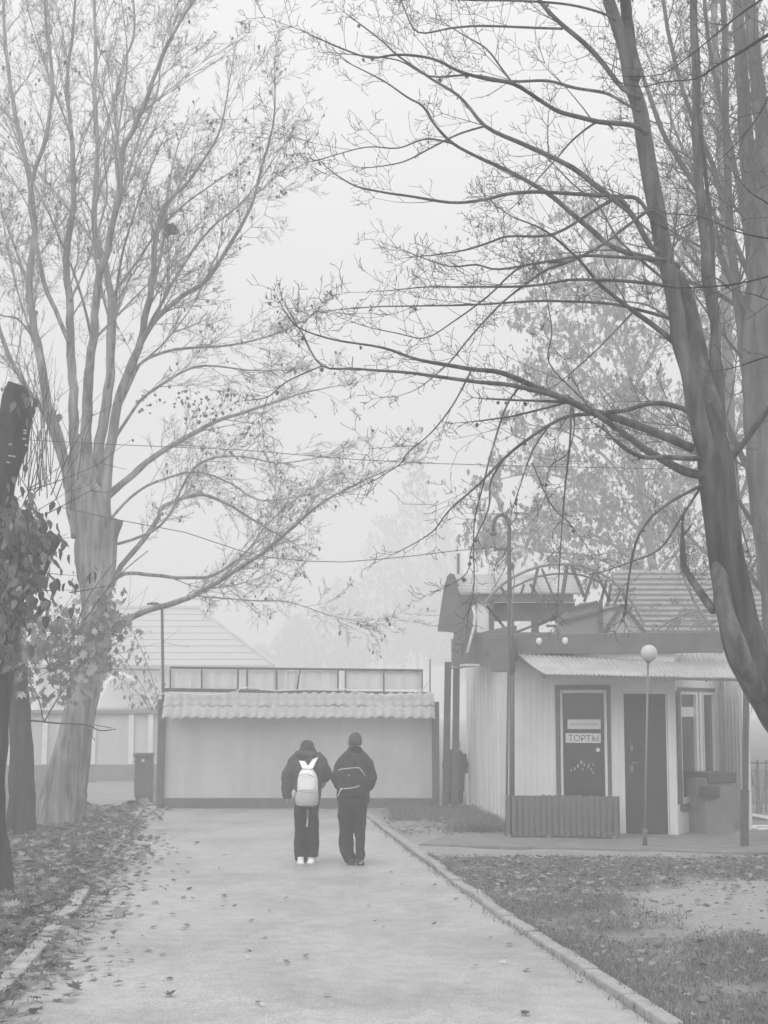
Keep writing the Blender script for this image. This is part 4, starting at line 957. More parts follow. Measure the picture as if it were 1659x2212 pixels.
# ---- thick tree at the right edge behind it
B = Tree('bare_tree', G(1665, 1850), 'thick grey multi-stemmed bare tree cut by the right edge of the photo', 'tree', M_bark, M_twig, 8)
DB = 20.5; b = G(1715, 1857)
DB = b.y; B.root.location = b
B.draw([(1715, 1859), (1708, 1700), (1698, 1500), (1684, 1320), (1664, 1130), (1648, 930), (1640, 700), (1640, 590), (1638, 500), (1634, 420)], [95, 84, 78, 74, 74, 80, 84, 78, 50, 20], DB, DB, 'trunk', wob=0, k=20); B.paths.pop()
for px, w_ in [([(1640, 600), (1625, 480), (1612, 300), (1600, 120), (1592, -40)], [42, 34, 30, 24]), ([(1640, 560), (1650, 400), (1640, 220), (1625, 60), (1615, -40)], [40, 34, 26]), ([(1625, 900), (1592, 640), (1578, 480), (1570, 300), (1566, 120), (1560, -40)], [22, 20, 16, 12]),
               ([(1630, 700), (1560, 560), (1530, 460), (1500, 400), (1440, 300), (1400, 200), (1360, 60), (1340, -30)], [18, 15, 12, 9, 6]), ([(1630, 620), (1580, 500), (1540, 360), (1490, 240), (1450, 100), (1430, -20)], [14, 11, 8]),
               ([(1620, 560), (1595, 400), (1560, 240), (1530, 80), (1520, -30)], [16, 12, 8]), ([(1655, 1080), (1590, 960), (1540, 840), (1500, 760), (1460, 700), (1400, 660), (1330, 650)], [18, 14, 10, 6, 3]), ([(1640, 700), (1560, 640), (1470, 600), (1400, 560), (1330, 540), (1250, 545)], [12, 9, 6, 3]),
               ([(1640, 1150), (1580, 1060), (1530, 1000), (1480, 960), (1400, 940)], [11, 8, 4]), ([(1680, 1320), (1620, 1240), (1570, 1130)], [12, 7]), ([(1655, 880), (1700, 700), (1740, 500)], [20, 14])]:
    B.draw(px, w_, DB + .1, DB + B.r.uniform(-1.5, 1.5))
B.minr = .0036; B.dress(.45, 1.9, 3, up=.04, kids=6, ang=(25, 60), ratio=.45, t0=.1, leaf=.05)
B.leafm = L_thin; B.leafsize = .07
B.done()
# ---- dark overhanging branch from a tree off to the right
Cc = Tree('overhanging_branch', P(1760, 40, 8.5), 'nearest dark thin branches reaching in from beyond the upper right edge', 'branch', M_bark_dark, M_twig, 12)
for px, w_ in [([(1760, 30), (1659, 75), (1604, 110), (1544, 145), (1504, 170), (1434, 177), (1384, 188), (1330, 175)], [13, 9, 5, 3, 2]), ([(1659, -10), (1600, 30), (1545, 75), (1490, 120), (1430, 160), (1350, 165)], [5, 3, 2]), ([(1700, 580), (1659, 597), (1579, 615), (1474, 622), (1430, 617)], [5, 4, 2]),
               ([(1720, 760), (1659, 770), (1600, 790), (1560, 800)], [6, 4, 2]), ([(1740, 500), (1659, 440), (1620, 415), (1590, 380)], [5, 4, 2]), ([(1700, 520), (1659, 515), (1590, 500), (1520, 470), (1450, 462)], [5, 3, 2]), ([(1700, 665), (1640, 640), (1600, 630)], [3, 2]), ([(1740, 60), (1690, 130), (1650, 230), (1600, 300), (1560, 340)], [7, 4, 2])]:
    Cc.draw(px, w_, 8.5, 8.5 + Cc.r.uniform(-.4, .6), wob=.05)
Cc.dress(.16, .28, 1, up=.02, kids=3, ang=(30, 60), ratio=.55, spurs=1, t0=.2); Cc.leafm = L_thin; Cc.done()
# ---- big pale tree on the left
b = G(125, 1783); DL = b.y
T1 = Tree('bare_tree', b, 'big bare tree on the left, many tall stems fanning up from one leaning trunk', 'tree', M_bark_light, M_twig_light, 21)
T1.draw([(122, 1796), (135, 1730), (160, 1600), (188, 1470), (205, 1400), (208, 1300), (205, 1210), (202, 1150), (194, 1080), (182, 1000), (172, 940)], [112, 97, 76, 67, 62, 59, 66, 86, 84, 50, 20], DL, DL, 'trunk', wob=0, k=24); T1.paths.pop()
T1.draw([(215, 1300), (228, 1220), (238, 1160), (252, 1122)], [50, 48, 40, 26], DL - .1, DL - .2, 'stub', wob=0); T1.paths.pop()
Ls = [
 ([(170, 1160), (150, 1050), (135, 980), (105, 880), (92, 800), (80, 740), (62, 620), (75, 500), (60, 370), (30, 230), (12, 100), (5, -40)], [44, 32, 26, 20, 16, 12, 9]),
 ([(165, 1130), (135, 1000), (100, 900), (60, 842), (25, 780), (0, 715), (-30, 600)], [20, 18, 14, 10]),
 ([(188, 1150), (165, 1050), (160, 960), (158, 842), (152, 740), (150, 650), (143, 560), (158, 430), (155, 300), (145, 180), (158, 60), (165, -40)], [46, 32, 26, 22, 16, 11, 7]),
 ([(150, 740), (120, 670), (95, 610), (72, 490), (66, 400), (98, 300), (113, 180), (100, 60), (95, -40)], [15, 14, 12, 8]),
 ([(205, 1160), (192, 1050), (187, 950), (187, 850), (200, 740), (214, 600), (232, 540), (255, 430), (265, 330), (288, 280), (312, 225), (350, 120), (400, 30), (430, -20)], [48, 36, 30, 24, 20, 17, 12, 7]),
 ([(215, 1160), (212, 1000), (225, 900), (235, 842), (240, 740), (240, 640), (222, 555), (204, 490), (210, 325), (205, 200), (207, 100), (200, -40)], [44, 34, 28, 20, 16, 13, 9]),
 ([(210, 325), (240, 240), (265, 140), (290, 70), (285, -30)], [11, 8, 6]),
 ([(228, 1160), (228, 1050), (240, 950), (262, 842), (290, 780), (312, 700), (328, 620), (335, 530), (352, 450), (400, 400), (450, 330), (478, 270), (495, 180)], [42, 32, 26, 20, 14, 8, 4]),
 ([(235, 1070), (300, 1012), (350, 975), (420, 935), (470, 910), (560, 880), (650, 850), (720, 835)], [22, 17, 12, 7, 3]),
 ([(225, 1300), (262, 1225), (310, 1165), (342, 1120), (352, 1095), (400, 1075), (440, 1070), (490, 1088), (550, 1125), (610, 1160)], [16, 15, 12, 8, 4]),
 ([(225, 1375), (262, 1352), (300, 1325), (380, 1300), (430, 1280), (500, 1238), (570, 1193), (620, 1150), (690, 1090), (760, 1050), (850, 1010)], [17, 17, 13, 10, 6, 3]),
 ([(430, 1288), (480, 1292), (540, 1297), (620, 1300), (700, 1325), (760, 1340)], [5, 4, 2]),
 ([(225, 1265), (270, 1240), (330, 1243), (400, 1248), (460, 1243), (530, 1195), (580, 1130), (650, 1070), (700, 1040)], [13, 11, 9, 5, 3]),
 ([(250, 880), (280, 790), (325, 705), (380, 650), (440, 610), (490, 540), (540, 450), (560, 380), (590, 270), (594, 200)], [20, 15, 12, 8, 4]),
 ([(248, 900), (285, 820), (310, 780), (380, 755), (500, 745), (600, 720), (660, 690)], [10, 9, 6, 3]),
 ([(245, 950), (300, 870), (350, 830), (400, 800), (450, 790), (540, 800), (600, 800)], [10, 7, 3]),
 ([(285, 780), (330, 690), (380, 600), (425, 530), (470, 480), (530, 430), (600, 330)], [12, 9, 6, 3]),
 ([(240, 640), (300, 560), (340, 500), (400, 440), (450, 405), (500, 370)], [9, 6, 3]),
 ([(330, 620), (350, 540), (360, 430), (380, 330), (400, 270)], [10, 7, 3]),
 ([(258, 430), (250, 330), (262, 240), (275, 120), (262, 0)], [7, 5, 3]),
 ([(265, 420), (300, 300), (340, 200), (350, 130), (400, 30)], [9, 6, 4]),
 ([(155, 300), (120, 200), (90, 120), (60, 20)], [7, 4]), ([(92, 800), (60, 700), (30, 600), (10, 500), (0, 420)], [8, 5, 3]),
 ([(200, 740), (170, 620), (110, 470), (60, 370), (20, 280)], [9, 7, 5, 3]), ([(152, 650), (190, 560), (230, 430), (225, 330), (240, 240)], [8, 6, 4]),
 ([(62, 620), (20, 500), (-10, 430), (-40, 330)], [8, 5]), ([(78, 740), (40, 690), (0, 680), (-40, 640)], [6, 4]),
 ([(235, 1180), (300, 1160), (360, 1120), (420, 1010), (500, 985), (600, 1000), (680, 990)], [9, 7, 5, 3]),
 ([(240, 1120), (300, 1060), (370, 1030), (430, 1020), (500, 1045), (560, 1080), (640, 1075)], [8, 6, 3]),
 ([(233, 840), (245, 760), (250, 660), (262, 560), (290, 460), (330, 350)], [10, 8, 5]),
]
for i, (px, w_) in enumerate(Ls):
    w_ = [q * (.7 if i < 8 else .76) for q in w_]
    T1.draw(px, w_, DL + .05 * (i % 3), DL + T1.r.uniform(-2.6, 2.6), name='stem' if i < 8 else 'branch')
T1.leafm = L_thin; T1.leafsize = .085
T1.minr = .0038
T1.dress(.42, 2.1, 3, up=.03, kids=6, ang=(18, 42), ratio=.48, leaf=.015, t0=.34, paths=T1.paths[:8], bias=Vector((.1, 0, .3)), taper=.3)
T1.dress(.34, 1.45, 3, up=.02, kids=6, ang=(20, 48), ratio=.48, leaf=.03, t0=.18, paths=T1.paths[8:], bias=Vector((.1, 0, .1)), taper=.3)
T1.dress(.3, .7, 2, up=.03, kids=4, ang=(22, 50), ratio=.5, leaf=.03, t0=.3)
# clumps of withered leaves caught in the crown and on the fork
def clump(tr_, x, y, d, n_, sp, s0, s1, shape=maple):
    for _ in range(n_):
        p = P(x + tr_.r.gauss(0, sp), y + tr_.r.gauss(0, sp), d + tr_.r.gauss(0, .25)); put_leaf(tr_.lf, p, tr_.r.uniform(s0, s1), rot_hang(tr_.r, .9), tr_.r, shape)
for x, y, n_, sp in [(400, 865, 26, 16), (440, 890, 30, 18), (480, 860, 18, 14), (600, 640, 14, 12), (610, 420, 8, 8), (460, 265, 10, 10), (650, 1080, 20, 22), (560, 930, 16, 20), (640, 690, 10, 10), (360, 540, 12, 20), (520, 380, 14, 20), (320, 870, 14, 16), (500, 960, 14, 26)]: clump(T1, x, y, DL, n_, sp, .05, .1)
T1.done()
# what hangs up there
mb = MB(); q = [P(356, 490, DL), P(362, 484, DL), P(368, 487, DL), P(378, 486, DL), P(384, 498, DL), P(378, 503, DL), P(366, 503, DL), P(355, 512, DL)]
mb.hexa([p + Vector((0, -.12, 0)) for p in q], [p + Vector((0, .12, 0)) for p in q]); nb = mb.build('nest', M_bark_dark); crumple(nb, .03, 7); tag(nb, 'dark ragged nest lodged high in the pale left tree', 'nest')
# ---- second trunk, ivy-hung trunk, saplings
b = G(45, 1806)
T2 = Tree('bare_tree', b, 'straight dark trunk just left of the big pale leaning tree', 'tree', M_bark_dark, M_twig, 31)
T2.draw([(45, 1812), (48, 1700), (43, 1550), (38, 1450), (34, 1330), (26, 1200), (10, 1050), (-20, 900)], [64, 52, 44, 40, 38, 36, 32], b.y, b.y, 'trunk', wob=0, k=20)
T2.paths.pop()
for px, w_ in [([(60, 1555), (120, 1562), (185, 1566), (215, 1578), (250, 1575)], [5, 3, 2]), ([(205, 1566), (240, 1572)], [2, 1.5]), ([(190, 1575), (205, 1600)], [2, 1.5])]: T2.draw(px, w_, b.y - 4, b.y - 4.5)
T2.paths.clear(); T2.done()
b = G(4, 1938); DI = b.y
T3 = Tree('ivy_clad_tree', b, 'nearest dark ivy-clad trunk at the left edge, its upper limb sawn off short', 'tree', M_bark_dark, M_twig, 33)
T3.draw([(4, 1948), (0, 1900), (-8, 1750), (-6, 1550), (2, 1400), (8, 1300), (10, 1180), (0, 1080)], [66, 46, 38, 44, 60, 80, 90, 70], DI, DI, 'trunk', wob=0, k=20)
T3.draw([(-12, 1120), (5, 1040), (22, 960), (33, 900), (37, 850), (38, 836), (39, 831)], [60, 62, 66, 76, 80, 72, 40], DI - .1, DI - .2, 'sawn_limb', wob=0, k=20)
T3.draw([(30, 1260), (60, 1230), (95, 1190), (120, 1160)], [90, 80, 50, 30], DI, DI - .2, 'limb', wob=0)
T3.paths.clear(); T3.leafm = L_dark
for x, y in [(54, 930), (54, 936), (52, 948), (22, 960), (57, 962), (22, 985), (30, 986), (18, 999)]:
    mb = MB(); mb.ell(P(x, y, DI - .42), (.022, .04, .008), 8, 5); mb.build('bracket_fungus', mat('fungus', .6, .7), T3.root, True)
for x, y, n_, sx_, sy_ in [(40, 1120, 120, 32, 26), (60, 1170, 180, 32, 30), (30, 1230, 200, 38, 34), (60, 1290, 110, 26, 36), (15, 1320, 110, 24, 40), (10, 1180, 150, 30, 60), (85, 1155, 60, 20, 22), (15, 1400, 40, 18, 40)]:
    for _ in range(n_):
        p = P(x + T3.r.gauss(0, sx_), y + T3.r.gauss(0, sy_), DI - .35 + T3.r.gauss(0, .35)); put_leaf(T3.lf, p, T3.r.uniform(.09, .17), rot_hang(T3.r, .8), T3.r, oval)
for x, y in [(70, 850), (60, 860), (40, 880), (30, 870), (78, 862), (70, 880), (60, 905), (120, 885), (128, 895), (150, 1255), (165, 1262), (182, 1250), (196, 1240), (188, 1246), (172, 1258), (205, 1237), (55, 1005), (30, 1030), (45, 1035), (18, 1045), (115, 1085), (130, 1095), (105, 1300), (95, 1310), (80, 870), (52, 850), (145, 1105)]:
    p = P(x, y, DI - .5); put_leaf(T3.lf, p, T3.r.uniform(.1, .15), rot_hang(T3.r, .6), T3.r, oval)
for (x0, y0, x1, y1) in [(20, 1090, 60, 1060), (60, 1060, 120, 1010), (20, 1140, 140, 1060), (60, 1060, 250, 1000), (50, 1230, 160, 1255), (90, 1275, 170, 1270), (60, 1055, 72, 880), (75, 1060, 95, 860), (90, 1060, 70, 950), (40, 1050, 62, 960), (110, 1070, 175, 870), (60, 1180, 160, 1170), (120, 1080, 190, 900), (150, 1280, 255, 1265), (50, 1090, 110, 940), (80, 1100, 40, 960), (100, 1110, 230, 1050), (30, 1120, 90, 1010)]:
    a, b = P(x0, y0, DI - .2), P(x1, y1, DI - .2 + T3.r.uniform(-.5, .8)); T3.grow(a, (b - a), (b - a).length, .008, 1, .01, 3, (20, 40), .35, .2)
for _ in range(34):      # thin upright water shoots behind
    x = T3.r.uniform(20, 170); a, b = P(x, T3.r.uniform(1000, 1090), 21), P(x + T3.r.uniform(-20, 40), T3.r.uniform(800, 930), 21); T3.grow(a, b - a, (b - a).length, .008, 1, .01, 3, (15, 35), .4, 0)
T3.done()
b = G(150, 1805); DS = b.y
T4 = Tree('young_maple', b, 'young maple with pale drooping leaves in front of the big left trunk', 'tree', M_bark, M_twig, 35, L_pale)
T4.draw([(70, 1830), (75, 1700), (95, 1560), (110, 1450), (130, 1370), (150, 1310)], [5, 5, 4, 3, 2], DS - .5, DS - .6, 'trunk', wob=0)
T4.root.location = G(70, 1830); 
for px in [[(95, 1560), (130, 1500), (170, 1440), (210, 1390), (255, 1345)], [(110, 1450), (160, 1420), (220, 1380), (290, 1330)], [(110, 1450), (90, 1400), (60, 1360), (30, 1340)], [(110, 1440), (150, 1400), (170, 1340), (190, 1290), (250, 1210)], [(95, 1560), (80, 1500), (50, 1460), (20, 1430)], [(150, 1390), (210, 1300), (260, 1240), (320, 1190)]]: T4.draw(px, [3.5, 2], DS - .6, DS - .6)
T4.paths.clear()
for x, y, n_, sx_, sy_ in [(160, 1350, 120, 34, 26), (110, 1400, 110, 34, 32), (190, 1400, 110, 30, 30), (70, 1440, 80, 30, 34), (150, 1460, 70, 34, 24), (235, 1350, 60, 24, 20), (215, 1290, 46, 24, 22), (200, 1420, 60, 26, 20), (250, 1330, 30, 20, 18), (120, 1500, 26, 26, 12), (60, 1350, 50, 26, 26)]:
    for _ in range(n_):
        p = P(x + T4.r.gauss(0, sx_), y + T4.r.gauss(0, sy_), DS - .6 + T4.r.gauss(0, .45)); put_leaf(T4.lf, p, T4.r.uniform(.09, .19), rot_hang(T4.r, .8), T4.r, maple)
for _ in range(26):
    x, y = T4.r.uniform(60, 240), T4.r.uniform(1330, 1470); a = P(x, y, DS - .6); T4.grow(a, Vector((T4.r.uniform(-.6, 1), T4.r.uniform(-.4, .4), T4.r.uniform(.2, 1))), .9, .005, 1, .02, 3, (20, 45), .5, .6)
T4.leafsize = .09; T4.done()
# ---- pale leafy tree behind the kiosk
b = Vector((P(1440, 1500, 52).x, 52, 0)); DP = 52
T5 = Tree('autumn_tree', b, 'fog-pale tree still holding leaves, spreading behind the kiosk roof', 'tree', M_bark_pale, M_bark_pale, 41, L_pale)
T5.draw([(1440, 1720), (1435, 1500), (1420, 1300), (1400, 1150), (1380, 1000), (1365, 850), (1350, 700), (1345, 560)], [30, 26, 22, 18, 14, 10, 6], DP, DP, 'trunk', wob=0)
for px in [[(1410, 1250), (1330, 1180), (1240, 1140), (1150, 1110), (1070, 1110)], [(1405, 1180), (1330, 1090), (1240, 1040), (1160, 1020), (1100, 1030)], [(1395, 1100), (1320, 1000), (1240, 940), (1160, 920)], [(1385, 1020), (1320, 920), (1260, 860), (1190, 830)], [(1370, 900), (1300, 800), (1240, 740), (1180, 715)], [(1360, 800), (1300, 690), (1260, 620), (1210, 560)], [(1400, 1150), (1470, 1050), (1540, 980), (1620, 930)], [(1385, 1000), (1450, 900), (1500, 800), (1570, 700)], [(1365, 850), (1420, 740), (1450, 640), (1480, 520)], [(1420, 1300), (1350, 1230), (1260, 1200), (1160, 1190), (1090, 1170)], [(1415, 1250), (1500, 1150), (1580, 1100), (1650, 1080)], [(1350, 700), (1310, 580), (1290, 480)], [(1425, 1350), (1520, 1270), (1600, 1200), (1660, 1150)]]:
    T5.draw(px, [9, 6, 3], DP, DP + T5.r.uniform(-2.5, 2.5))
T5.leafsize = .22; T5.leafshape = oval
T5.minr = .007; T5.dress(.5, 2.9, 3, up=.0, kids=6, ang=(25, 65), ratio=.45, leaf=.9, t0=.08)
for _ in range(95):
    pts, rad = T5.r.choice(T5.paths); q = T5.r.choice(pts[2:]) + Vector((T5.r.gauss(0, 1.1), T5.r.gauss(0, 1.1), T5.r.gauss(0, .6)))
    for _k in range(T5.r.randint(18, 46)):
        put_leaf(T5.lf, q + Vector((T5.r.gauss(0, .75), T5.r.gauss(0, .5), T5.r.gauss(0, .28))), T5.r.uniform(.12, .26), rot_hang(T5.r), T5.r, oval)
T5.done()
b = Vector((P(1600, 1500, 33).x, 33, 0))
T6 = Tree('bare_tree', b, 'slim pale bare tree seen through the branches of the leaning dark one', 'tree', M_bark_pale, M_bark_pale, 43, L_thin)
T6.draw([(1605, 1750), (1600, 1500), (1590, 1300), (1588, 1100), (1575, 900), (1570, 700), (1565, 500), (1555, 300), (1545, 100), (1540, -40)], [34, 30, 26, 22, 18, 14], 33, 33, 'trunk', wob=0)
for px in [[(1590, 1250), (1510, 1180), (1440, 1110), (1380, 1060)], [(1588, 1100), (1520, 1000), (1450, 930), (1390, 880)], [(1575, 900), (1500, 800), (1430, 720), (1370, 680)], [(1570, 700), (1500, 600), (1440, 520), (1400, 430)], [(1565, 500), (1500, 380), (1450, 260), (1400, 120)], [(1560, 400), (1600, 260), (1640, 100)], [(1555, 300), (1500, 180), (1470, 40)], [(1588, 1100), (1640, 980), (1700, 900)], [(1590, 1350), (1540, 1320), (1470, 1330), (1420, 1360)], [(1590, 1300), (1640, 1200), (1700, 1150)], [(1600, 1400), (1560, 1380), (1500, 1300), (1460, 1200)]]:
    T6.draw(px, [11, 7, 3], 33, 33 + T6.r.uniform(-2, 2))
T6.leafsize = .1
T6.minr = .0055; T6.dress(.45, 2.1, 3, up=.03, kids=6, ang=(25, 60), ratio=.45, leaf=.08, t0=.08); T6.done()
# small shrub by the wall on the left
b = G(325, 1700)
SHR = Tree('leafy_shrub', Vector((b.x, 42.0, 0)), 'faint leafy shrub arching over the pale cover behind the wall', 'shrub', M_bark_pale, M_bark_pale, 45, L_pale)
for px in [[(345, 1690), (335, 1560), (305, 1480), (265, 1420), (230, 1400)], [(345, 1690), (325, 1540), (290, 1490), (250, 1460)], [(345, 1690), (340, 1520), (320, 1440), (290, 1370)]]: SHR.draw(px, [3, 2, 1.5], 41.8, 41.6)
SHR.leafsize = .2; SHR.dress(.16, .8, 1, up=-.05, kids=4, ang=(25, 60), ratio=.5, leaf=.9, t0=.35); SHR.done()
# far trees, almost gone in the fog
FT = MB(); FW = MB(); fr_ = random.Random(77)
for x, y, w_, d in [(640, 1330, 60, 95), (740, 1250, 70, 100), (830, 1120, 75, 92), (900, 1010, 70, 90), (960, 1120, 60, 95), (1030, 1250, 60, 95), (1130, 1150, 80, 100), (560, 1400, 50, 95), (480, 1380, 50, 98)]:
    d += 135
    c0 = P(x, y, d); hgt = c0.z; bx = c0.x
    FW.tube([Vector((bx, d, 0)), Vector((bx + .2, d, hgt * .5)), Vector((bx, d, hgt))], [.3, .2, .04], 6)
    for _ in range(1300):
        t = fr_.random() ** .7; z = hgt * (1.02 - .75 * t); rad_ = PX(w_, d) * (.25 + .9 * math.sin(min(1, t * 1.1) * 2.4)) * .9
        a = fr_.uniform(0, 6.28); q = rad_ * fr_.random() ** .5; p = Vector((bx + q * math.cos(a), d + q * math.sin(a), z + fr_.gauss(0, .3)))
        put_leaf(FT, p, fr_.uniform(.7, 1.2), rot_hang(fr_, 1), fr_, oval)
wood = empty('far_trees', Vector((0, 95, 0)), 'trees almost lost in the fog beyond the gate', 'trees'); tag(wood, kind='stuff')
tag(FT.build('leaves', L_dark, wood), kind='stuff'); tag(FW.build('trunks', M_bark, wood), kind='stuff')
# ------------------------------------------------------------------ people
def surf(name, m, parent, parts, voxel=.014, smooth=5, wr=0, sc_=5):
    mb = MB()
    for p in parts: p(mb)
    o = mb.build(name, m, parent); remesh(o, voxel, smooth)
    if wr: crumple(o, wr, sc_)
    return o
def limb(pts, rad, k=14): return lambda mb: mb.tube(pts, rad, k)
def lo(rings): return lambda mb: mb.loft(rings, 20)
def el(c, r): return lambda mb: mb.ell(c, r, 20, 12)
def hand(mb, wrist, dirv, side, s=1.0):
    """palm, four fingers of different length, thumb off the side near the base"""
    d = Vector(dirv).normalized(); sd = Vector(side).normalized(); nrm = d.cross(sd)
    palm = wrist + d * .05 * s
    mb.tube([wrist, wrist + d * .03 * s, wrist + d * .085 * s], [.024 * s, .034 * s, .036 * s], 10, squash=.5)
    for i, (off, L) in enumerate([(-.026, .062), (-.009, .072), (.009, .068), (.026, .052)]):
        b = wrist + d * .08 * s + sd * off * s
        p1 = b + d * L * .4 * s + nrm * .004; p2 = b + d * L * .72 * s + nrm * .014; p3 = b + d * L * s * .95 + nrm * .03
        mb.tube([b, p1, p2, p3], [.0088 * s, .0085 * s, .008 * s, .006 * s], 7)
    b = wrist + d * .03 * s - sd * .026 * s; mb.tube([b, b - sd * .024 * s + d * .022 * s, b - sd * .026 * s + d * .05 * s + nrm * .01], [.012 * s, .0105 * s, .008 * s], 7)
def head(mb, c, r=(.075, .095, .115)):
    """ovoid skull with jaw, nose and ears; looks along +y"""
    mb.ell(c, r, 18, 14); mb.ell(c + Vector((0, .02, -.055)), (r[0] * .75, r[1] * .8, .06), 14, 8)
    mb.ell(c + Vector((0, r[1] + .004, -.015)), (.013, .018, .024), 8, 6)
    for s in (-1, 1): mb.ell(c + Vector((s * r[0], -.005, -.012)), (.012, .02, .03), 8, 6)
    mb.ell(c + Vector((0, r[1] * .86, -.062)), (.026, .02, .009), 8, 5)
def V(x, y, z): return Vector((x, y, z))
def body(root, o, hh, hz_, shoulder, hipw, legs, arms, handdirs, girth=1.0):
    """continuous figure under the clothes"""
    mb = MB(); X = o
    head(mb, X + V(0, .02, hz_))
    mb.tube([X + V(0, 0, hz_ - .19), X + V(0, .01, hz_ - .08)], [.055, .052], 12)
    mb.loft([(X.x, X.y, X.z + z, rx * girth, ry * girth) for z, rx, ry in [(hz_ - .15, .06, .06), (hz_ - .2, shoulder * .6, .08), (hz_ - .27, shoulder * .86, .1), (hz_ - .42, shoulder * .78, .11), (hz_ - .54, hipw * .85, .1), (hz_ - .62, hipw, .11), (hz_ - .68, hipw * .85, .1)]], 18)
    for pts in legs: mb.tube([X + p for p in pts], [.085, .075, .05, .052, .034][:len(pts)], 12)
    for pts, (dr, sd) in zip(arms, handdirs):
        mb.tube([X + p for p in pts], [.05, .042, .036, .024], 12); hand(mb, X + pts[-1], dr, sd)
    for pts in legs: f = X + pts[-1]; mb.tube([f + V(0, -.05, -.03), f + V(0, .06, -.045), f + V(0, .14, -.05)], [.034, .036, .025], 10)
    b = mb.build('body', M_skin, root); remesh(b, .0085, 3); return b
U = .00102   # metres per pixel of the close-up crop
# girl: crop x 545 is her middle, y 1810 the ground
og = G(663, 1866); OG = Vector((og.x, og.y, 0))
def g_(x, y, yy=0.0): return OG + V((x - 545) * U, yy, max(0, (1810 - y)) * U)
girl = empty('person', OG, 'long-haired person in a puffy hooded jacket and wide dark trousers, white backpack on', 'person')
arms = [[g_(440, 520, .01) - OG, g_(315, 700, 0) - OG, g_(275, 860, .03) - OG, g_(285, 960, .06) - OG], [g_(650, 520, .01) - OG, g_(755, 660, .02) - OG, g_(765, 760, .1) - OG, g_(740, 850, .17) - OG]]
legs = [[g_(480, 1010) - OG, g_(470, 1200) - OG, g_(465, 1420, .01) - OG, g_(465, 1600) - OG, g_(468, 1755) - OG], [g_(610, 1010) - OG, g_(622, 1200) - OG, g_(628, 1420, .03) - OG, g_(628, 1600, -.02) - OG, g_(630, 1735, -.04) - OG]]
body(girl, OG, 1.6, 1.46, .16, .14, legs, arms, [((0, .2, -1), (0, 1, 0)), ((-.6, .7, -.2), (0, .5, 1))])
E = lambda x0, x1, y, ry, yy=0.0: ((g_((x0 + x1) / 2, y)).x, OG.y + yy, (1810 - y) * U, (x1 - x0) / 2 * U, ry)
surf('jacket', M_jacket2, girl, [
    lo([E(395, 700, 1010, .15), E(375, 715, 960, .17), E(365, 725, 850, .18), E(360, 735, 720, .185), E(350, 740, 600, .18), E(375, 715, 510, .16), E(410, 690, 450, .13), E(440, 665, 405, .1)]),
    limb([g_(470, 440, -.01), g_(385, 540, -.01), g_(310, 680, 0), g_(292, 830, .02), g_(288, 980, .05)], [.09, .105, .1, .088, .06]),
    limb([g_(630, 460, -.01), g_(710, 560, 0), g_(765, 660, .02), g_(768, 760, .1)], [.09, .11, .1, .07]),
    el(g_(540, 440, -.03), (.15, .11, .075))], .013, 6, .02, 6)
surf('hood', M_jacket2, girl, [el(g_(548, 435, -.09), (.135, .07, .07)), el(g_(548, 470, -.06), (.15, .07, .06))], .012, 6, .008, 9)
surf('hair', M_hair, girl, [el(g_(540, 335, 0), (.093, .108, .093)), lo([E(398, 695, 490, .1, -.045), E(412, 682, 440, .1, -.04), E(428, 662, 390, .1, -.02), E(446, 642, 345, .1, -.01), E(470, 615, 300, .1, 0), E(495, 590, 262, .06, 0)])], .009, 5, .006, 14)
surf('trousers', M_trouser, girl, [
    lo([E(378, 700, 1000, .13), E(380, 700, 1060, .135), E(385, 695, 1110, .13)]),
    lo([E(392, 552, 1772, .1), E(380, 548, 1650, .1), E(378, 541, 1500, .1), E(382, 536, 1300, .1), E(380, 538, 1130, .115), E(385, 545, 1050, .12)]),
    lo([E(560, 688, 1722, .09, -.05), E(556, 695, 1600, .095, -.03), E(553, 698, 1450, .1, 0), E(558, 700, 1300, .1, 0), E(556, 690, 1200, .1, 0), E(552, 695, 1120, .115, 0), E(545, 700, 1040, .12, 0)])], .011, 3, .012, 6)
def shoe(parent, c, yaw, m, L=.26, tiltx=0):
    R = Matrix.Translation(c) @ Matrix.Rotation(yaw, 4, 'Z') @ Matrix.Rotation(tiltx, 4, 'X'); mb = MB()
    T_ = lambda x, y, z: (R @ Vector((x, y, z)))
    mb.tube([T_(0, -.09, .03), T_(0, -.03, .04), T_(0, .06, .035), T_(0, .14, .028)], [.042, .045, .042, .028], 12); mb.tube([T_(0, -.05, .04), T_(0, -.055, .1)], [.045, .042], 12)
    mb.hexa([T_(-.042, -.125, 0), T_(.042, -.125, 0), T_(.044, .1, 0), T_(.02, .165, 0), T_(-.02, .165, 0), T_(-.044, .1, 0)], [T_(-.042, -.125, .03), T_(.042, -.125, .03), T_(.044, .1, .03), T_(.02, .165, .025), T_(-.02, .165, .025), T_(-.044, .1, .03)])
    o = mb.build('shoe', m, parent); remesh(o, .009, 3); return o
shoe(girl, g_(462, 1810, -.02), .1, M_shoe); shoe(girl, g_(628, 1800, -.02), -.35, M_shoe)
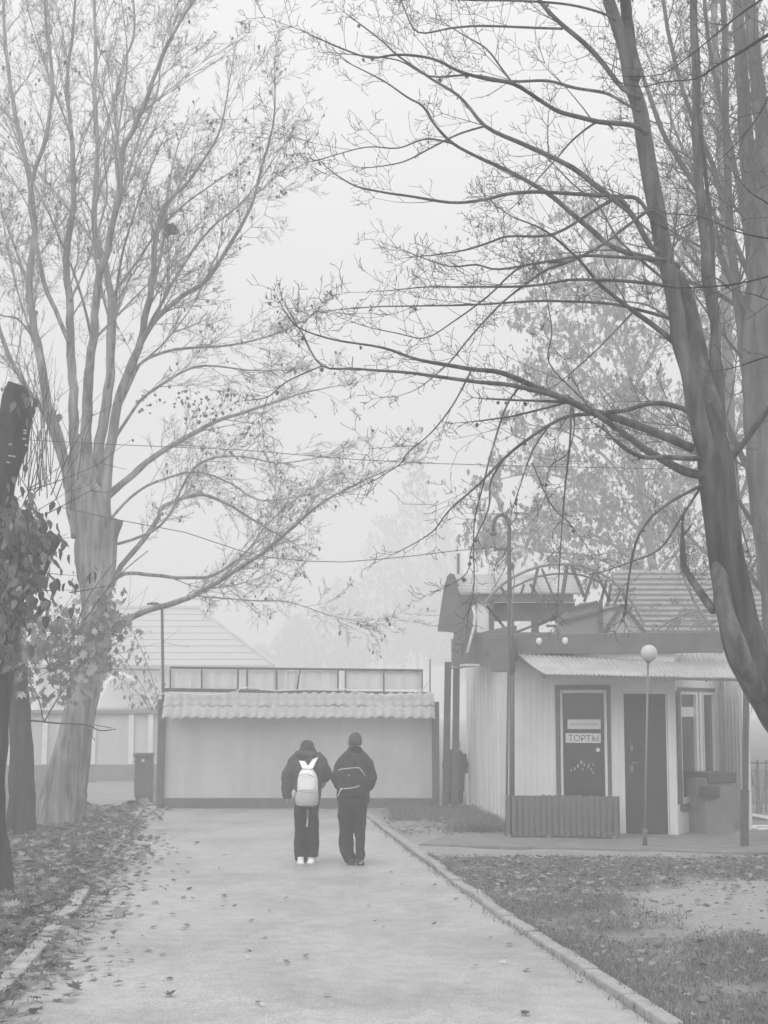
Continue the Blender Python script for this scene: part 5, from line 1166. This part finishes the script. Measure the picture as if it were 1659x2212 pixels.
# her white backpack
bp = empty('backpack', g_(553, 830, -.24), 'white two-tone backpack worn on the back of the left walker', 'backpack')
def back(y0): return OG.y - y0
surf('main_bag', M_bag, bp, [lo([((g_((a + b) / 2, y)).x, OG.y - .25, (1810 - y) * U, (b - a) / 2 * U, ry) for a, b, y, ry in [(425, 690, 900, .085), (428, 695, 820, .09), (432, 690, 740, .09), (445, 670, 680, .085), (465, 645, 630, .07), (490, 622, 595, .04)]])], .009, 4, .004, 10)
surf('lower_pocket', M_bag_low, bp, [lo([((g_((a + b) / 2, y)).x, OG.y - .265, (1810 - y) * U, (b - a) / 2 * U, ry) for a, b, y, ry in [(440, 640, 1068, .06), (412, 690, 1050, .085), (402, 704, 1000, .1), (408, 704, 930, .1), (425, 698, 885, .09), (430, 690, 868, .07)]])], .009, 4, .005, 9)
surf('front_pocket', M_bag, bp, [lo([((g_((a + b) / 2, y)).x, OG.y - .315, (1810 - y) * U, (b - a) / 2 * U, .035) for a, b, y in [(455, 660, 868), (448, 668, 800), (450, 665, 720), (470, 640, 672)]])], .008, 4)
def strap(pts, w_, m, parent, name='strap'):
    mb = MB(); mb.tube(pts, [w_] * len(pts), 8, squash=.3); return mb.build(name, m, parent, True)
for poly_ in ([((438, 503), -.13), ((478, 507), -.17), ((520, 508), -.2), ((566, 572), -.25), ((560, 602), -.3), ((492, 594), -.3)], [((558, 602), -.3), ((560, 572), -.25), ((612, 490), -.19), ((650, 470), -.15), ((688, 462), -.1), ((628, 596), -.3)]):
    mb = MB(); q = [g_(x, y, d_) for (x, y), d_ in poly_]; mb.hexa([p + V(0, .03, 0) for p in q], [p - V(0, .012, 0) for p in q]); mb.build('strap', M_bag, bp, bevel=.006)
surf('side_pocket', M_bag_low, bp, [el(g_(385, 920, -.22), (.03, .05, .06))], .008, 3)
mb = MB(); mb.tube([g_(x, y, -.352) for x, y in [(455, 690), (480, 670), (520, 668), (550, 660), (590, 672), (625, 690), (650, 700)]], [.0035] * 7, 6); mb.build('zip_line', M_grey, bp)
mb = MB(); mb.tube([g_(x, y, -.352 - .005) for x, y in [(440, 880), (500, 886), (560, 889), (640, 889)]], [.0035] * 4, 6); mb.build('seam', M_grey, bp)
# man: crop x 1110 middle, y 1830 ground
om = G(763, 1870); OM = Vector((om.x, om.y, 0))
def m_(x, y, yy=0.0): return OM + V((x - 1110) * U, yy, max(0, (1832 - y)) * U)
man = empty('person', OM, 'person in a knitted cap, dark jacket and trousers, walking right of the pair', 'person')
arms = [[m_(990, 540, .0) - OM, m_(912, 720, -.01) - OM, m_(930, 800, .08) - OM, m_(985, 860, .19) - OM], [m_(1235, 540, .0) - OM, m_(1325, 720, -.01) - OM, m_(1315, 810, .08) - OM, m_(1250, 870, .19) - OM]]
legs = [[m_(1045, 1040) - OM, m_(1035, 1220, .02) - OM, m_(1030, 1420, .05) - OM, m_(1050, 1600, .03) - OM, m_(1085, 1770) - OM], [m_(1190, 1040) - OM, m_(1195, 1220) - OM, m_(1195, 1420, -.01) - OM, m_(1200, 1580, -.1) - OM, m_(1200, 1730, -.16) - OM]]
body(man, OM, 1.7, 1.59, .175, .15, legs, arms, [((.6, .7, -.2), (0, .5, 1)), ((-.6, .7, -.2), (0, .5, 1))])
E = lambda x0, x1, y, ry, yy=0.0: ((m_((x0 + x1) / 2, y)).x, OM.y + yy, (1832 - y) * U, (x1 - x0) / 2 * U, ry)
surf('jacket', M_jacket, man, [
    lo([E(905, 1310, 1058, .15), E(895, 1322, 1000, .17), E(900, 1318, 900, .175), E(905, 1320, 800, .18), E(905, 1325, 700, .19), E(905, 1330, 600, .185), E(920, 1310, 500, .16), E(965, 1270, 450, .13), E(1015, 1235, 405, .1), E(1045, 1210, 350, .085), E(1055, 1200, 340, .06)]),
    limb([m_(1010, 470, 0), m_(940, 570, -.01), m_(900, 740, -.01), m_(930, 820, .07), m_(960, 870, .16)], [.06, .075, .082, .072, .05]),
    limb([m_(1220, 470, 0), m_(1303, 570, -.01), m_(1338, 740, -.01), m_(1315, 830, .07), m_(1270, 880, .16)], [.06, .075, .082, .072, .05])], .013, 4, .016, 6)
surf('collar', M_trouser, man, [lo([E(1020, 1240, 425, .1, -.01), E(1040, 1215, 375, .095, -.01), E(1055, 1200, 345, .085, -.01)])], .01, 3, .004, 9)
surf('cap', M_knit, man, [lo([E(1050, 1205, 330, .085), E(1038, 1222, 280, .1), E(1050, 1210, 230, .098), E(1066, 1198, 195, .085), E(1092, 1174, 165, .055)])], .009, 4, .007, 12)
surf('trousers', M_trouser, man, [
    lo([E(915, 1295, 1020, .135), E(915, 1290, 1090, .135), E(925, 1285, 1140, .13)]),
    lo([E(1010, 1165, 1790, .085), E(985, 1150, 1740, .095), E(940, 1120, 1650, .1, .01), E(922, 1112, 1500, .1, .03), E(925, 1120, 1350, .1, .03), E(918, 1120, 1200, .115, .01), E(918, 1130, 1090, .12)]),
    lo([E(1150, 1235, 1780, .08, -.14), E(1150, 1262, 1700, .09, -.13), E(1146, 1248, 1620, .095, -.1), E(1140, 1262, 1500, .1, -.04), E(1122, 1272, 1370, .1, 0), E(1110, 1280, 1200, .11, 0), E(1100, 1290, 1090, .12, 0)])], .011, 3, .013, 6)
shoe(man, m_(1088, 1832, -.02), .05, M_rubber); shoe(man, m_(1195, 1800, -.12), -.2, M_rubber, tiltx=-.35)
sb = empty('backpack', m_(1095, 750, -.24), 'dark backpack with pale zip piping worn on the back of the right walker', 'backpack')
surf('bag', M_jacket, sb, [lo([((m_((a + b) / 2, y)).x, OM.y - .2, (1832 - y) * U, (b - a) / 2 * U, ry) for a, b, y, ry in [(925, 1270, 960, .05), (915, 1285, 860, .1), (915, 1290, 740, .11), (925, 1275, 650, .1), (950, 1230, 600, .07)]])], .012, 5, .005, 8)
pip = mat('reflective_piping', .6, .4)
mb = MB(); mb.tube([m_(x, y, -.315) for x, y in [(925, 640), (935, 622), (1000, 614), (1070, 605), (1150, 598), (1188, 600)]] + [m_(1215, 630, -.31), m_(1245, 668, -.29), m_(1262, 705, -.27)], [.0055] * 9, 6); mb.build('piping', pip, sb, True)
mb = MB(); mb.tube([m_(x, y, -.315) for x, y in [(950, 862), (1010, 856), (1080, 852), (1140, 838), (1190, 822)]], [.0055] * 5, 6); mb.build('piping', pip, sb, True)
mb = MB(); mb.tube([m_(960, 865, -.325), m_(940, 905, -.32), m_(915, 955, -.3)], [.006, .006, .007], 6); mb.ell(m_(962, 862, -.325), (.015, .01, .012), 8, 6); mb.build('zip_pull', pip, sb, True)
mb = MB(); T3 = [m_(1045, 700, -.316), m_(1062, 675, -.316), m_(1085, 700, -.316), m_(1062, 705, -.316)]; mb.hexa(T3, [q - V(0, .004, 0) for q in T3]); mb.build('badge', M_grey, sb)
# third person behind the posts
ob = G(984, 1742); OB = Vector((ob.x, ob.y, 0)); k_ = .83
far = empty('person', OB, 'blurred person in a long dark coat standing behind the two posts beyond the gate corner', 'person')
V2 = lambda x, y, z: V(x * k_, y * k_, z * k_)
body_o = MB(); head(body_o, OB + V2(.04, .02, 1.5)); body_o.tube([OB + V2(.03, 0, 1.3), OB + V2(.04, 0, 1.42)], [.05, .05], 10)
body_o.loft([(OB.x, OB.y, z * k_, rx, ry) for z, rx, ry in [(1.32, .12, .08), (1.1, .14, .1), (.8, .13, .1)]], 16)
for s in (-1, 1):
    body_o.tube([OB + V2(s * .08, 0, .8), OB + V2(s * .09, 0, .45), OB + V2(s * .09, 0, .08)], [.07, .05, .035], 10); body_o.tube([OB + V2(s * .09, -.03, .04), OB + V2(s * .09, .14, .03)], [.035, .03], 8)
    body_o.tube([OB + V2(s * .17, 0, 1.28), OB + V2(s * .22, 0, 1.0), OB + V2(s * .22, .04, .78)], [.045, .04, .025], 10); hand(body_o, OB + V2(s * .22, .04, .78), (0, .1, -1), (0, 1, 0), .85)
b_ = body_o.build('body', M_skin, far); remesh(b_, .012, 3)
surf('coat', M_jacket2, far, [lo([(OB.x, OB.y, z * k_, rx * k_, ry * k_) for z, rx, ry in [(.35, .22, .15), (.7, .23, .16), (1.0, .22, .16), (1.25, .22, .14), (1.35, .15, .1), (1.4, .08, .08)]])] + [limb([OB + V2(s * .19, 0, 1.27), OB + V2(s * .25, 0, 1.0), OB + V2(s * .25, .03, .8)], [.07, .065, .05]) for s in (-1, 1)], .016, 4, .006, 6)
surf('trousers', M_trouser, far, [limb([OB + V2(s * .09, 0, .7), OB + V2(s * .1, 0, .4), OB + V2(s * .1, 0, .07)], [.1, .08, .07]) for s in (-1, 1)], .014, 3)
